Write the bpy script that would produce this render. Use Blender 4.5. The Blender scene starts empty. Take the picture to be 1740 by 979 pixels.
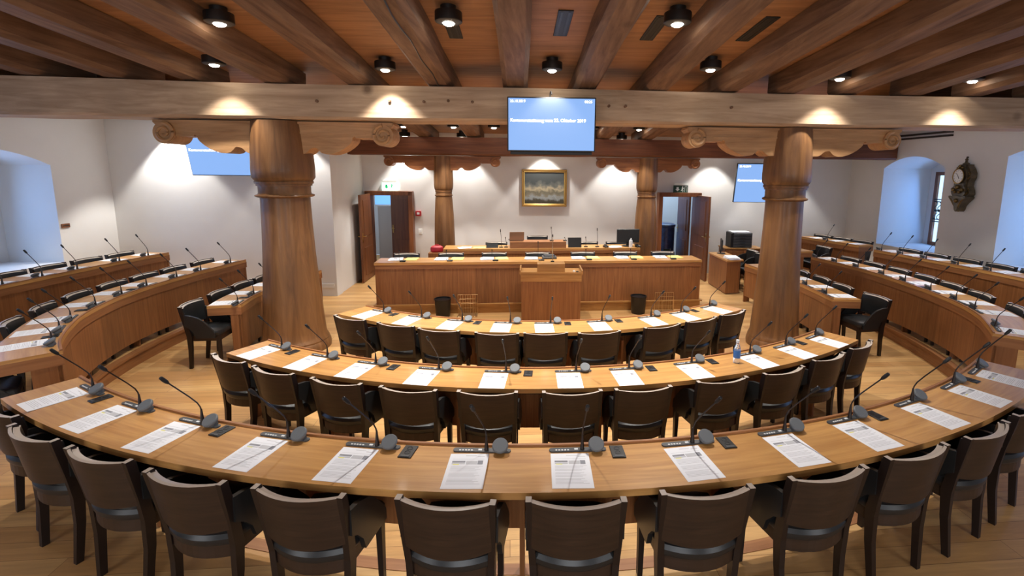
import bpy, math, random
from mathutils import Vector, Matrix, Euler
random.seed(7)
PI = math.pi
scene = bpy.context.scene
col = scene.collection
R = math.radians

# ------------------------------------------------------------------ materials
def lin(c):
    out = []
    for v in c:
        v = v / 255.0
        out.append(v / 12.92 if v <= 0.04045 else ((v + 0.055) / 1.055) ** 2.4)
    return (out[0], out[1], out[2], 1.0)

def new_mat(name):
    m = bpy.data.materials.new(name)
    m.use_nodes = True
    return m, m.node_tree, m.node_tree.nodes["Principled BSDF"]

def plain(name, rgb, rough=0.5, metal=0.0, spec=0.5, coat=0.0, emit=None, estr=0.0, alpha=1.0, trans=0.0):
    m, nt, b = new_mat(name)
    b.inputs["Base Color"].default_value = lin(rgb)
    b.inputs["Roughness"].default_value = rough
    b.inputs["Metallic"].default_value = metal
    b.inputs["Specular IOR Level"].default_value = spec
    b.inputs["Coat Weight"].default_value = coat
    b.inputs["Transmission Weight"].default_value = trans
    if emit:
        b.inputs["Emission Color"].default_value = lin(emit)
        b.inputs["Emission Strength"].default_value = estr
    return m

def wood(name, c1, c2, scale=(1, 14, 14), coord="Object", rough=0.4, coat=0.0, knots=0.0, veneer=0.0, bump=0.05, spec=0.4):
    m, nt, b = new_mat(name)
    N, L = nt.nodes, nt.links
    tc = N.new("ShaderNodeTexCoord")
    mp = N.new("ShaderNodeMapping")
    mp.inputs["Scale"].default_value = scale
    L.new(tc.outputs[coord], mp.inputs["Vector"])
    n1 = N.new("ShaderNodeTexNoise")
    n1.inputs["Scale"].default_value = 1.0
    n1.inputs["Detail"].default_value = 7.0
    n1.inputs["Roughness"].default_value = 0.62
    n1.inputs["Distortion"].default_value = 0.6
    L.new(mp.outputs[0], n1.inputs["Vector"])
    cr = N.new("ShaderNodeValToRGB")
    cr.color_ramp.elements[0].position = 0.30
    cr.color_ramp.elements[0].color = lin(c2)
    cr.color_ramp.elements[1].position = 0.68
    cr.color_ramp.elements[1].color = lin(c1)
    L.new(n1.outputs["Fac"], cr.inputs["Fac"])
    out = cr.outputs["Color"]
    # broad tonal drift along the board
    n2 = N.new("ShaderNodeTexNoise")
    n2.inputs["Scale"].default_value = 1.3
    n2.inputs["Detail"].default_value = 2.0
    L.new(tc.outputs[coord], n2.inputs["Vector"])
    hs = N.new("ShaderNodeHueSaturation")
    mr = N.new("ShaderNodeMapRange")
    mr.inputs["From Min"].default_value = 0.3
    mr.inputs["From Max"].default_value = 0.7
    mr.inputs["To Min"].default_value = 0.86
    mr.inputs["To Max"].default_value = 1.12
    L.new(n2.outputs["Fac"], mr.inputs["Value"])
    L.new(mr.outputs[0], hs.inputs["Value"])
    L.new(out, hs.inputs["Color"])
    out = hs.outputs["Color"]
    if veneer > 0:      # veneer sheets: a step in tone every `veneer` metres of u
        sx = N.new("ShaderNodeSeparateXYZ")
        L.new(tc.outputs[coord], sx.inputs[0])
        md = N.new("ShaderNodeMath"); md.operation = "DIVIDE"
        md.inputs[1].default_value = veneer
        L.new(sx.outputs["X"], md.inputs[0])
        fl = N.new("ShaderNodeMath"); fl.operation = "FLOOR"
        L.new(md.outputs[0], fl.inputs[0])
        wn = N.new("ShaderNodeTexWhiteNoise"); wn.noise_dimensions = "1D"
        L.new(fl.outputs[0], wn.inputs["W"])
        mr2 = N.new("ShaderNodeMapRange")
        mr2.inputs["To Min"].default_value = 0.86
        mr2.inputs["To Max"].default_value = 1.1
        L.new(wn.outputs["Value"], mr2.inputs["Value"])
        h2 = N.new("ShaderNodeHueSaturation")
        L.new(mr2.outputs[0], h2.inputs["Value"])
        L.new(out, h2.inputs["Color"])
        out = h2.outputs["Color"]
    if knots > 0:
        v = N.new("ShaderNodeTexVoronoi")
        v.inputs["Scale"].default_value = knots
        L.new(tc.outputs[coord], v.inputs["Vector"])
        k = N.new("ShaderNodeValToRGB")
        k.color_ramp.elements[0].position = 0.03
        k.color_ramp.elements[0].color = (0.25, 0.2, 0.17, 1)
        k.color_ramp.elements[1].position = 0.10
        k.color_ramp.elements[1].color = (1, 1, 1, 1)
        L.new(v.outputs["Distance"], k.inputs["Fac"])
        mx = N.new("ShaderNodeMix"); mx.data_type = "RGBA"; mx.blend_type = "MULTIPLY"
        mx.inputs["Factor"].default_value = 0.8
        L.new(out, mx.inputs["A"]); L.new(k.outputs["Color"], mx.inputs["B"])
        out = mx.outputs["Result"]
    L.new(out, b.inputs["Base Color"])
    b.inputs["Roughness"].default_value = rough
    b.inputs["Specular IOR Level"].default_value = spec
    b.inputs["Coat Weight"].default_value = coat
    b.inputs["Coat Roughness"].default_value = 0.12
    bp = N.new("ShaderNodeBump")
    bp.inputs["Strength"].default_value = bump
    bp.inputs["Distance"].default_value = 0.01
    L.new(n1.outputs["Fac"], bp.inputs["Height"])
    L.new(bp.outputs[0], b.inputs["Normal"])
    return m

def floor_mat():
    m, nt, b = new_mat("oak_planks")
    N, L = nt.nodes, nt.links
    tc = N.new("ShaderNodeTexCoord")
    mp = N.new("ShaderNodeMapping"); mp.inputs["Rotation"].default_value = (0, 0, R(-5))
    L.new(tc.outputs["Object"], mp.inputs["Vector"])
    br = N.new("ShaderNodeTexBrick")
    br.inputs["Scale"].default_value = 1.0
    br.inputs["Brick Width"].default_value = 1.9
    br.inputs["Row Height"].default_value = 0.145
    br.inputs["Mortar Size"].default_value = 0.0016
    br.inputs["Bias"].default_value = 0.0
    br.offset = 0.37
    br.inputs["Color1"].default_value = lin((206, 164, 108))
    br.inputs["Color2"].default_value = lin((182, 136, 84))
    br.inputs["Mortar"].default_value = lin((120, 84, 50))
    L.new(mp.outputs[0], br.inputs["Vector"])
    m2 = N.new("ShaderNodeMapping"); m2.inputs["Scale"].default_value = (1.4, 22, 1)
    L.new(mp.outputs[0], m2.inputs["Vector"])
    n1 = N.new("ShaderNodeTexNoise"); n1.inputs["Scale"].default_value = 1.0
    n1.inputs["Detail"].default_value = 8.0; n1.inputs["Roughness"].default_value = 0.65
    n1.inputs["Distortion"].default_value = 0.8
    L.new(m2.outputs[0], n1.inputs["Vector"])
    mr = N.new("ShaderNodeMapRange")
    mr.inputs["From Min"].default_value = 0.25; mr.inputs["From Max"].default_value = 0.75
    mr.inputs["To Min"].default_value = 0.72; mr.inputs["To Max"].default_value = 1.16
    L.new(n1.outputs["Fac"], mr.inputs["Value"])
    hs = N.new("ShaderNodeHueSaturation")
    L.new(br.outputs["Color"], hs.inputs["Color"]); L.new(mr.outputs[0], hs.inputs["Value"])
    L.new(hs.outputs["Color"], b.inputs["Base Color"])
    b.inputs["Roughness"].default_value = 0.42
    b.inputs["Specular IOR Level"].default_value = 0.35
    bp = N.new("ShaderNodeBump"); bp.inputs["Strength"].default_value = 0.06; bp.inputs["Distance"].default_value = 0.01
    L.new(n1.outputs["Fac"], bp.inputs["Height"]); L.new(bp.outputs[0], b.inputs["Normal"])
    return m

def plaster(name, rgb):
    m, nt, b = new_mat(name)
    N, L = nt.nodes, nt.links
    tc = N.new("ShaderNodeTexCoord")
    n = N.new("ShaderNodeTexNoise"); n.inputs["Scale"].default_value = 3.0; n.inputs["Detail"].default_value = 6
    L.new(tc.outputs["Object"], n.inputs["Vector"])
    mr = N.new("ShaderNodeMapRange"); mr.inputs["To Min"].default_value = 0.96; mr.inputs["To Max"].default_value = 1.03
    L.new(n.outputs["Fac"], mr.inputs["Value"])
    hs = N.new("ShaderNodeHueSaturation"); hs.inputs["Color"].default_value = lin(rgb)
    L.new(mr.outputs[0], hs.inputs["Value"])
    L.new(hs.outputs["Color"], b.inputs["Base Color"])
    b.inputs["Roughness"].default_value = 0.9
    b.inputs["Specular IOR Level"].default_value = 0.2
    bp = N.new("ShaderNodeBump"); bp.inputs["Strength"].default_value = 0.12; bp.inputs["Distance"].default_value = 0.01
    L.new(n.outputs["Fac"], bp.inputs["Height"]); L.new(bp.outputs[0], b.inputs["Normal"])
    return m

M = {}
M["floor"] = floor_mat()
M["white"] = plaster("white_plaster", (218, 218, 217))
M["top"] = wood("desk_top_wood", (206, 156, 92), (174, 122, 66), (1.6, 26, 26), "UV", 0.34, 0.25, bump=0.02)
M["panel"] = wood("desk_panel_wood", (156, 104, 62), (122, 76, 42), (34, 1.3, 1), "UV", 0.42, 0.1, veneer=0.42, bump=0.02)
M["apron"] = wood("desk_apron_wood", (164, 112, 70), (136, 88, 52), (1.6, 30, 1), "UV", 0.42, 0.1, bump=0.02)
M["panelx"] = wood("panel_wood_upright", (156, 104, 62), (122, 76, 42), (26, 26, 1.2), "Object", 0.42, 0.1, bump=0.02)
M["topx"] = wood("top_wood_flat", (188, 142, 84), (158, 110, 58), (1.5, 26, 26), "Object", 0.36, 0.2, bump=0.02)
M["joist"] = wood("joist_timber", (132, 102, 79), (88, 63, 47), (16, 0.9, 16), "Object", 0.62, 0, knots=0.9, bump=0.25, spec=0.25)
M["board"] = wood("ceiling_boards", (168, 122, 84), (132, 92, 60), (1.2, 15, 15), "Object", 0.55, 0, knots=0.8, bump=0.1, spec=0.25)
M["beam"] = wood("beam_timber", (188, 162, 134), (152, 124, 97), (0.9, 15, 15), "Object", 0.62, 0, knots=1.1, bump=0.2, spec=0.25)
M["beamdark"] = wood("dark_beam_timber", (118, 72, 46), (84, 48, 30), (0.9, 15, 15), "Object", 0.5, 0, knots=1.1, bump=0.15, spec=0.3)
M["column"] = wood("column_timber", (134, 95, 58), (88, 58, 33), (9, 9, 0.8), "Object", 0.45, 0.05, knots=0.8, bump=0.15, spec=0.35)
M["corbel"] = wood("bracket_timber", (190, 148, 104), (152, 112, 74), (1.2, 14, 14), "Object", 0.5, 0, bump=0.15, spec=0.3)
M["corbeldark"] = wood("dark_bracket_timber", (158, 104, 64), (116, 70, 40), (1.2, 14, 14), "Object", 0.45, 0, bump=0.1, spec=0.3)
M["door"] = wood("door_walnut", (128, 80, 48), (94, 56, 33), (18, 18, 1.0), "Object", 0.45, 0.0, bump=0.05)
M["doorframe"] = wood("door_frame_walnut", (138, 86, 52), (100, 58, 34), (14, 14, 1.0), "Object", 0.4, 0.1, bump=0.05)
M["chairwood"] = wood("chair_dark_veneer", (60, 43, 32), (42, 30, 23), (3, 3, 40), "Object", 0.42, 0.0, bump=0.03, spec=0.45)
M["chairleg"] = plain("chair_wenge", (32, 22, 19), 0.4, spec=0.45)
M["leather"] = plain("black_leather", (34, 35, 36), 0.36, spec=0.5)
M["edge"] = plain("chair_edge_highlight", (188, 176, 164), 0.25, spec=0.6)  # pale colour stands in for lamp reflections on the chairs' top edges
M["black"] = plain("black_plastic", (20, 20, 21), 0.4)
M["blackmetal"] = plain("black_metal", (30, 30, 32), 0.45, 0.3)
M["grey"] = plain("anthracite_plastic", (64, 66, 69), 0.45)
M["greymesh"] = plain("speaker_mesh", (98, 102, 106), 0.55)
M["stem"] = plain("gooseneck_metal", (58, 52, 50), 0.28, 0.7)
M["button"] = plain("button_white", (226, 228, 230), 0.4)
M["paper"] = plain("white_paper", (236, 239, 246), 0.8, spec=0.2)
M["ink"] = plain("grey_ink", (196, 198, 204), 0.8, spec=0.2)
M["inkdark"] = plain("dark_ink", (148, 150, 158), 0.8, spec=0.2)
M["inkyellow"] = plain("yellow_marker", (236, 232, 130), 0.8, spec=0.2)
M["yellowpaper"] = plain("yellow_folder", (228, 214, 136), 0.7, spec=0.2)
M["chrome"] = plain("chrome", (200, 200, 200), 0.18, 1.0)
M["brass"] = plain("brass", (190, 156, 92), 0.28, 1.0)
M["oldbrass"] = plain("tarnished_brass", (128, 106, 66), 0.36, 0.9)
M["gold"] = plain("gilt_frame", (150, 112, 58), 0.32, 0.9)
M["wire"] = plain("champagne_wire", (214, 180, 130), 0.3, 0.8)
M["red"] = plain("red_plastic", (170, 30, 40), 0.45)
M["redcloth"] = plain("red_case", (168, 30, 44), 0.5)
M["navy"] = wood("dark_blue_pattern", (40, 58, 96), (20, 28, 60), (20, 20, 20), "Object", 0.6)
M["tile"] = wood("blue_stove_tiles", (44, 68, 120), (14, 22, 58), (9, 9, 9), "Object", 0.3, 0.3)
M["greywall"] = plain("grey_corridor_wall", (188, 188, 190), 0.9, spec=0.1)
M["screenglow"] = plain("screen_panel_light", (8, 10, 14), 0.5, emit=(142, 184, 246), estr=0.5)
M["lettering"] = plain("screen_lettering_light", (255, 255, 255), 0.5, emit=(255, 255, 255), estr=1.25)
M["lamp"] = plain("lamp_lens_light", (255, 255, 255), 0.4, emit=(255, 244, 226), estr=30.0)
M["daylight"] = plain("daylight_pane", (200, 220, 240), 0.2, emit=(170, 208, 246), estr=0.9)
M["bluelight"] = plain("bluish_daylight_pane", (120, 170, 230), 0.2, emit=(96, 150, 220), estr=0.8)
M["exitlit"] = plain("lit_sign_face", (230, 255, 245), 0.4, emit=(214, 255, 240), estr=1.6)
M["exitgreen"] = plain("sign_green_light", (20, 150, 90), 0.4, emit=(20, 160, 90), estr=0.6)
M["signgreen"] = plain("dark_green_sign", (24, 62, 44), 0.4)
M["signwhite"] = plain("sign_white", (232, 236, 232), 0.5)
M["iron"] = plain("wrought_iron", (30, 40, 38), 0.5, 0.5)
M["bronze"] = wood("patinated_bronze", (96, 82, 56), (44, 36, 24), (16, 16, 16), "Object", 0.4, 0.2)
M["dial"] = plain("enamel_dial", (232, 236, 232), 0.3)
M["laptop"] = plain("bronze_laptop_lid", (158, 128, 104), 0.4, 0.4)
M["glassy"] = plain("clear_bottle", (236, 242, 246), 0.05, trans=0.9)
M["water"] = plain("bottle_label", (52, 112, 186), 0.4)
M["darkstrip"] = plain("dark_strip", (44, 34, 28), 0.6)

def canvas_mat():
    m, nt, b = new_mat("oil_landscape")
    N, L = nt.nodes, nt.links
    tc = N.new("ShaderNodeTexCoord")
    sx = N.new("ShaderNodeSeparateXYZ"); L.new(tc.outputs["UV"], sx.inputs[0])
    n = N.new("ShaderNodeTexNoise"); n.inputs["Scale"].default_value = 5; n.inputs["Detail"].default_value = 6
    L.new(tc.outputs["UV"], n.inputs["Vector"])
    md = N.new("ShaderNodeMath"); md.operation = "MULTIPLY_ADD"
    md.inputs[1].default_value = 0.45
    L.new(n.outputs["Fac"], md.inputs[0]); L.new(sx.outputs["Y"], md.inputs[2])
    cr = N.new("ShaderNodeValToRGB")
    e = cr.color_ramp.elements
    e[0].position = 0.16; e[0].color = lin((52, 50, 38))
    e[1].position = 1.2 / 1.3; e[1].color = lin((58, 62, 62))
    for p, c in ((0.33, (74, 70, 52)), (0.42, (150, 158, 160)), (0.5, (128, 124, 106)), (0.6, (104, 100, 84)), (0.68, (170, 158, 130)), (0.80, (96, 98, 92))):
        q = e.new(p); q.color = lin(c)
    L.new(md.outputs[0], cr.inputs["Fac"])
    L.new(cr.outputs["Color"], b.inputs["Base Color"])
    b.inputs["Roughness"].default_value = 0.5
    return m
M["canvas"] = canvas_mat()

# ------------------------------------------------------------------ mesh builder
class MB:
    def __init__(self):
        self.v, self.f, self.uv, self.mi, self.sm = [], [], [], [], []
        self.cur = 0
        self.smooth = False
    def face(self, pts, uv=None):
        b = len(self.v)
        self.v += [tuple(p) for p in pts]
        self.f.append(tuple(range(b, b + len(pts))))
        self.uv.append(uv or [(0, 0)] * len(pts)); self.mi.append(self.cur); self.sm.append(self.smooth)
    def grid(self, rows, closed_u=False, closed_v=False, uvs=None):
        nu, nv = len(rows), len(rows[0])
        b = len(self.v)
        for r in rows:
            self.v += [tuple(p) for p in r]
        for i in range(nu if closed_u else nu - 1):
            for j in range(nv if closed_v else nv - 1):
                i2, j2 = (i + 1) % nu, (j + 1) % nv
                self.f.append((b + i * nv + j, b + i2 * nv + j, b + i2 * nv + j2, b + i * nv + j2))
                self.uv.append([(0, 0)] * 4 if uvs is None else [uvs[i][j], uvs[i + 1][j], uvs[i + 1][j + 1], uvs[i][j + 1]])
                self.mi.append(self.cur); self.sm.append(self.smooth)
    def poly(self, pts):
        self.face(pts)
    def box(self, c, s, rz=0.0, ch=0.0):
        cx, cy, cz = c; hx, hy, hz = s[0] / 2, s[1] / 2, s[2] / 2
        ca, sa = math.cos(rz), math.sin(rz)
        def P(x, y, z): return (cx + x * ca - y * sa, cy + x * sa + y * ca, cz + z)
        ch = min(ch, hx * .6, hy * .6, hz * .6)
        if ch <= 0:
            b = len(self.v)
            self.v += [P(x, y, z) for z in (-hz, hz) for y in (-hy, hy) for x in (-hx, hx)]
            for q in ((0, 2, 3, 1), (4, 5, 7, 6), (0, 1, 5, 4), (2, 6, 7, 3), (0, 4, 6, 2), (1, 3, 7, 5)):
                self.f.append(tuple(b + k for k in q)); self.uv.append([(0, 0)] * 4); self.mi.append(self.cur); self.sm.append(False)
            return
        # chamfered box: three shrunken face pairs + edge and corner faces
        b = len(self.v)
        idx = {}
        for sx in (-1, 1):
            for sy in (-1, 1):
                for sz in (-1, 1):
                    for ax in range(3):
                        x, y, z = sx * (hx - (0 if ax == 0 else ch)), sy * (hy - (0 if ax == 1 else ch)), sz * (hz - (0 if ax == 2 else ch))
                        idx[(sx, sy, sz, ax)] = len(self.v)
                        self.v.append(P(x, y, z))
        def add(t):
            self.f.append(tuple(t)); self.uv.append([(0, 0)] * len(t)); self.mi.append(self.cur); self.sm.append(False)
        for s in (-1, 1):
            add([idx[(s, a, c_, 0)] for a, c_ in ((-1, -1), (1, -1), (1, 1), (-1, 1))][::s])
            add([idx[(a, s, c_, 1)] for a, c_ in ((-1, -1), (1, -1), (1, 1), (-1, 1))][::-s])
            add([idx[(a, c_, s, 2)] for a, c_ in ((-1, -1), (1, -1), (1, 1), (-1, 1))][::s])
        for s in (-1, 1):
            for t in (-1, 1):
                k = s * t
                add([idx[(s, t, -1, 0)], idx[(s, t, -1, 1)], idx[(s, t, 1, 1)], idx[(s, t, 1, 0)]][::k])
                add([idx[(s, -1, t, 0)], idx[(s, 1, t, 0)], idx[(s, 1, t, 2)], idx[(s, -1, t, 2)]][::k])
                add([idx[(-1, s, t, 1)], idx[(-1, s, t, 2)], idx[(1, s, t, 2)], idx[(1, s, t, 1)]][::k])
        for sx in (-1, 1):
            for sy in (-1, 1):
                for sz in (-1, 1):
                    add([idx[(sx, sy, sz, 0)], idx[(sx, sy, sz, 1)], idx[(sx, sy, sz, 2)]][::sx * sy * sz])
    def prism(self, poly, axis, a, b_):
        """poly in the two other axes (cyclic order), extruded along axis from a to b_"""
        def P(p, t):
            if axis == 0: return (t, p[0], p[1])
            if axis == 1: return (p[0], t, p[1])
            return (p[0], p[1], t)
        n = len(poly); b = len(self.v)
        self.v += [P(p, a) for p in poly] + [P(p, b_) for p in poly]
        def add(t):
            self.f.append(tuple(t)); self.uv.append([(0, 0)] * len(t)); self.mi.append(self.cur); self.sm.append(False)
        add(range(b, b + n)); add(range(b + 2 * n - 1, b + n - 1, -1))
        for i in range(n):
            j = (i + 1) % n
            add((b + i, b + n + i, b + n + j, b + j))
    def tube(self, path, r, seg=8, cap=True, flat=1.0):
        path = [Vector(p) for p in path]
        rs = r if isinstance(r, (list, tuple)) else [r] * len(path)
        up = Vector((0, 0, 1))
        rows = []
        for i, p in enumerate(path):
            t = (path[min(i + 1, len(path) - 1)] - path[max(i - 1, 0)]).normalized()
            a = t.cross(up)
            if a.length < 1e-3: a = t.cross(Vector((0, 1, 0)))
            a.normalize(); c = a.cross(t).normalized()
            rows.append([p + a * (rs[i] * math.cos(2 * PI * k / seg)) + c * (rs[i] * flat * math.sin(2 * PI * k / seg)) for k in range(seg)])
        s0 = self.smooth; self.smooth = True
        self.grid(rows, closed_v=True)
        self.smooth = s0
        if cap:
            self.face(rows[0]); self.face(rows[-1][::-1])
    def lathe(self, prof, seg=32, c=(0, 0, 0), sx=1.0, sy=1.0, rot=None):
        rows = []
        for r, z in prof:
            row = []
            for k in range(seg):
                p = Vector((r * sx * math.cos(2 * PI * k / seg), r * sy * math.sin(2 * PI * k / seg), z))
                if rot: p = rot @ p
                row.append((p[0] + c[0], p[1] + c[1], p[2] + c[2]))
            rows.append(row)
        s0 = self.smooth; self.smooth = True
        self.grid(rows, closed_v=True)
        self.smooth = s0
        if prof[0][0] > 1e-5: self.face(rows[0][::-1])
        if prof[-1][0] > 1e-5: self.face(rows[-1])
    def sphere(self, c, r, seg=12, n=8, s=(1, 1, 1)):
        self.lathe([(max(1e-6, r * math.sin(PI * i / n)) , -r * s[2] * math.cos(PI * i / n)) for i in range(n + 1)], seg, c, s[0], s[1])
    def strip(self, P, Q, z0, z1):
        """closed box strip between two plan polylines P and Q, uv = (arc length, across/height)"""
        n = len(P)
        s = [0.0]
        for i in range(1, n): s.append(s[-1] + math.hypot(P[i][0] - P[i - 1][0], P[i][1] - P[i - 1][1]))
        w = [math.hypot(P[i][0] - Q[i][0], P[i][1] - Q[i][1]) for i in range(n)]
        for i in range(n - 1):
            p0, p1, q0, q1 = P[i], P[i + 1], Q[i], Q[i + 1]
            self.face([(*p0, z1), (*p1, z1), (*q1, z1), (*q0, z1)], [(s[i], 0), (s[i + 1], 0), (s[i + 1], w[i + 1]), (s[i], w[i])])
            self.face([(*p0, z0), (*q0, z0), (*q1, z0), (*p1, z0)], [(s[i], 0), (s[i], w[i]), (s[i + 1], w[i + 1]), (s[i + 1], 0)])
            self.face([(*p0, z0), (*p1, z0), (*p1, z1), (*p0, z1)], [(s[i], z0), (s[i + 1], z0), (s[i + 1], z1), (s[i], z1)])
            self.face([(*q0, z0), (*q0, z1), (*q1, z1), (*q1, z0)], [(s[i], z0), (s[i], z1), (s[i + 1], z1), (s[i + 1], z0)])
        for i in (0, n - 1):
            p, q = P[i], Q[i]
            self.face([(*p, z0), (*p, z1), (*q, z1), (*q, z0)], [(0, z0), (0, z1), (w[i], z1), (w[i], z0)])
    def build(self, name, mats, parent=None, loc=(0, 0, 0), rot=(0, 0, 0), merge=True):
        me = bpy.data.meshes.new(name)
        me.from_pydata(self.v, [], self.f)
        if not isinstance(mats, (list, tuple)): mats = [mats]
        for m in mats: me.materials.append(m)
        uvl = me.uv_layers.new(name="UVMap")
        k = 0
        for fi, p in enumerate(me.polygons):
            p.material_index = self.mi[fi]
            p.use_smooth = self.sm[fi]
            for u in self.uv[fi]:
                uvl.data[k].uv = u; k += 1
        if merge:
            import bmesh
            bm = bmesh.new(); bm.from_mesh(me)
            bmesh.ops.remove_doubles(bm, verts=bm.verts, dist=0.0002)
            bmesh.ops.recalc_face_normals(bm, faces=bm.faces)
            bm.to_mesh(me); bm.free()
        if any(self.sm): me.set_sharp_from_angle(angle=R(30))
        me.update()
        o = bpy.data.objects.new(name, me)
        col.objects.link(o)
        o.location = loc; o.rotation_euler = rot
        if parent: o.parent = parent
        return o

def tag(o, label, cat, group=None, kind=None):
    o["label"] = label; o["category"] = cat
    if group: o["group"] = group
    if kind: o["kind"] = kind
    return o
def empty(name, loc=(0, 0, 0), rz=0.0):
    o = bpy.data.objects.new(name, None); col.objects.link(o)
    o.empty_display_size = 0.1
    o.location = loc; o.rotation_euler = (0, 0, rz)
    return o
def struct(o):
    o["kind"] = "structure"
    return o
def copy_tree(o, parent=None):
    c = o.copy(); col.objects.link(c)
    if parent: c.parent = parent
    for ch in list(o.children): copy_tree(ch, c)
    return c
ORD = ["first", "second", "third", "fourth", "fifth", "sixth", "seventh", "eighth", "ninth", "tenth", "eleventh", "twelfth", "thirteenth", "fourteenth"]

def catmull(pts, n=16):
    out = []
    P = [Vector((2 * pts[0][0] - pts[1][0], 2 * pts[0][1] - pts[1][1]))] + [Vector(p) for p in pts] + [Vector((2 * pts[-1][0] - pts[-2][0], 2 * pts[-1][1] - pts[-2][1]))]
    for i in range(1, len(P) - 2):
        a, b, c, d = P[i - 1], P[i], P[i + 1], P[i + 2]
        for k in range(n):
            t = k / n
            q = 0.5 * ((2 * b) + (c - a) * t + (2 * a - 5 * b + 4 * c - d) * t * t + (3 * b - a - 3 * c + d) * t ** 3)
            out.append((q.x, q.y))
    out.append(tuple(pts[-1]))
    return out
def arc(c, r, x0, y0, x1, y1, n=40):
    a0 = math.atan2(y0 - c[1], x0 - c[0]); a1 = math.atan2(y1 - c[1], x1 - c[0])
    if a1 < a0: a1 += 2 * PI
    return [(c[0] + r * math.cos(a0 + (a1 - a0) * i / n), c[1] + r * math.sin(a0 + (a1 - a0) * i / n)) for i in range(n + 1)]
def outward(P, side):
    N = []
    for i in range(len(P)):
        a, b = P[max(i - 1, 0)], P[min(i + 1, len(P) - 1)]
        tx, ty = b[0] - a[0], b[1] - a[1]; l = math.hypot(tx, ty)
        N.append((-ty / l * side, tx / l * side))
    return N
def off(P, N, d): return [(p[0] + n[0] * d, p[1] + n[1] * d) for p, n in zip(P, N)]

# ------------------------------------------------------------------ camera
CAMZ = 2.449
f_px, pitch, roll, pcx, pcy = 812.6, R(8.612), R(0.538), 935.3, 417.0
cam = bpy.data.cameras.new("camera"); camo = bpy.data.objects.new("camera", cam); col.objects.link(camo)
fwd = Vector((0, math.cos(pitch), -math.sin(pitch))); up = Vector((0, math.sin(pitch), math.cos(pitch))); ri = Vector((1, 0, 0))
r2 = math.cos(roll) * ri + math.sin(roll) * up; u2 = -math.sin(roll) * ri + math.cos(roll) * up
mw = Matrix(((r2.x, u2.x, -fwd.x, 0), (r2.y, u2.y, -fwd.y, 0), (r2.z, u2.z, -fwd.z, CAMZ), (0, 0, 0, 1)))
camo.matrix_world = mw
cam.sensor_fit = "HORIZONTAL"; cam.sensor_width = 36
cam.lens = 36 * f_px / 1740
cam.shift_x = (870 - pcx) / 1740
cam.shift_y = (pcy - 489.5) / 1740
cam.clip_start = 0.05; cam.clip_end = 100
scene.camera = camo

# ------------------------------------------------------------------ heights and outlines
Z1 = 0.17          # horseshoe platform
Z2 = 0.30          # outermost platform
C3, C2, C1 = (-0.3, 8.9), (-0.3, 9.35), (-0.3, 9.3)
LA = catmull([(-4.16, 3.9), (-4.42, 4.15), (-4.7, 4.51), (-4.93, 4.87), (-5.1, 5.25), (-5.24, 5.7), (-5.31, 6.15), (-5.33, 6.6), (-5.33, 7.1), (-5.30, 7.6), (-5.26, 8.13)])
RA = catmull([(4.42, 4.59), (4.6, 4.85), (4.82, 5.21), (4.98, 5.6), (5.08, 6.0), (5.15, 6.5), (5.18, 7.0), (5.19, 7.5), (5.14, 8.0), (5.05, 8.5), (4.95, 8.95)])
LB = catmull([(-6.5, 4.2), (-6.57, 5.0), (-6.61, 5.7), (-6.62, 6.3), (-6.6, 6.9), (-6.57, 7.5), (-6.5, 8.03)])
RB = catmull([(6.6, 5.3), (6.66, 5.9), (6.66, 6.4), (6.59, 7.1), (6.48, 7.8), (6.35, 8.5), (6.22, 9.09)])
LI = catmull([(-3.96, 5.94), (-4.06, 6.4), (-4.08, 6.9), (-4.05, 7.5), (-3.95, 8.1)])
RI = catmull([(3.95, 6.5), (3.97, 7.0), (3.97, 7.5), (3.92, 8.1), (3.85, 8.6), (3.76, 9.09)])
RC = catmull([(5.0, 9.62), (4.9, 10.1), (4.78, 10.7)])
PD = catmull([(6.27, 9.62), (6.1, 10.1), (5.92, 10.6), (5.74, 11.03)])

# ------------------------------------------------------------------ room shell
b = MB(); b.box((0, 5.5, -0.05), (20, 17, 0.1)); struct(b.build("floor", M["floor"]))

def platform(name, path, outer_x, z0, z1, mat):
    b = MB()
    Q = [(outer_x(p), p[1]) if callable(outer_x) else (outer_x, p[1]) for p in path]
    b.strip(path, Q, z0, z1)
    return struct(b.build(name, mat))
XW_L = -8.4
def xw_r(y): return 7.75 - 0.09 * (y - 8.0)
nos = [(-5.28, 9.18), (-5.3, 8.0), (-5.31, 7.2), (-5.29, 6.5), (-5.25, 6.0), (-5.16, 5.5), (-5.03, 5.05), (-4.8, 4.62), (-4.45, 4.13)]
arcp = arc(C3, 6.43, -4.15, 3.79, 3.9, 4.0, 30)
nos2 = [(4.3, 4.45), (4.62, 4.93), (4.87, 5.4), (5.02, 5.9), (5.12, 6.45), (5.18, 7.0), (5.19, 7.6), (5.15, 8.3), (5.05, 9.0), (4.9, 9.8), (4.7, 10.8), (4.65, 11.6)]
path = catmull(nos, 4) + arcp + catmull(nos2, 4)
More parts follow.
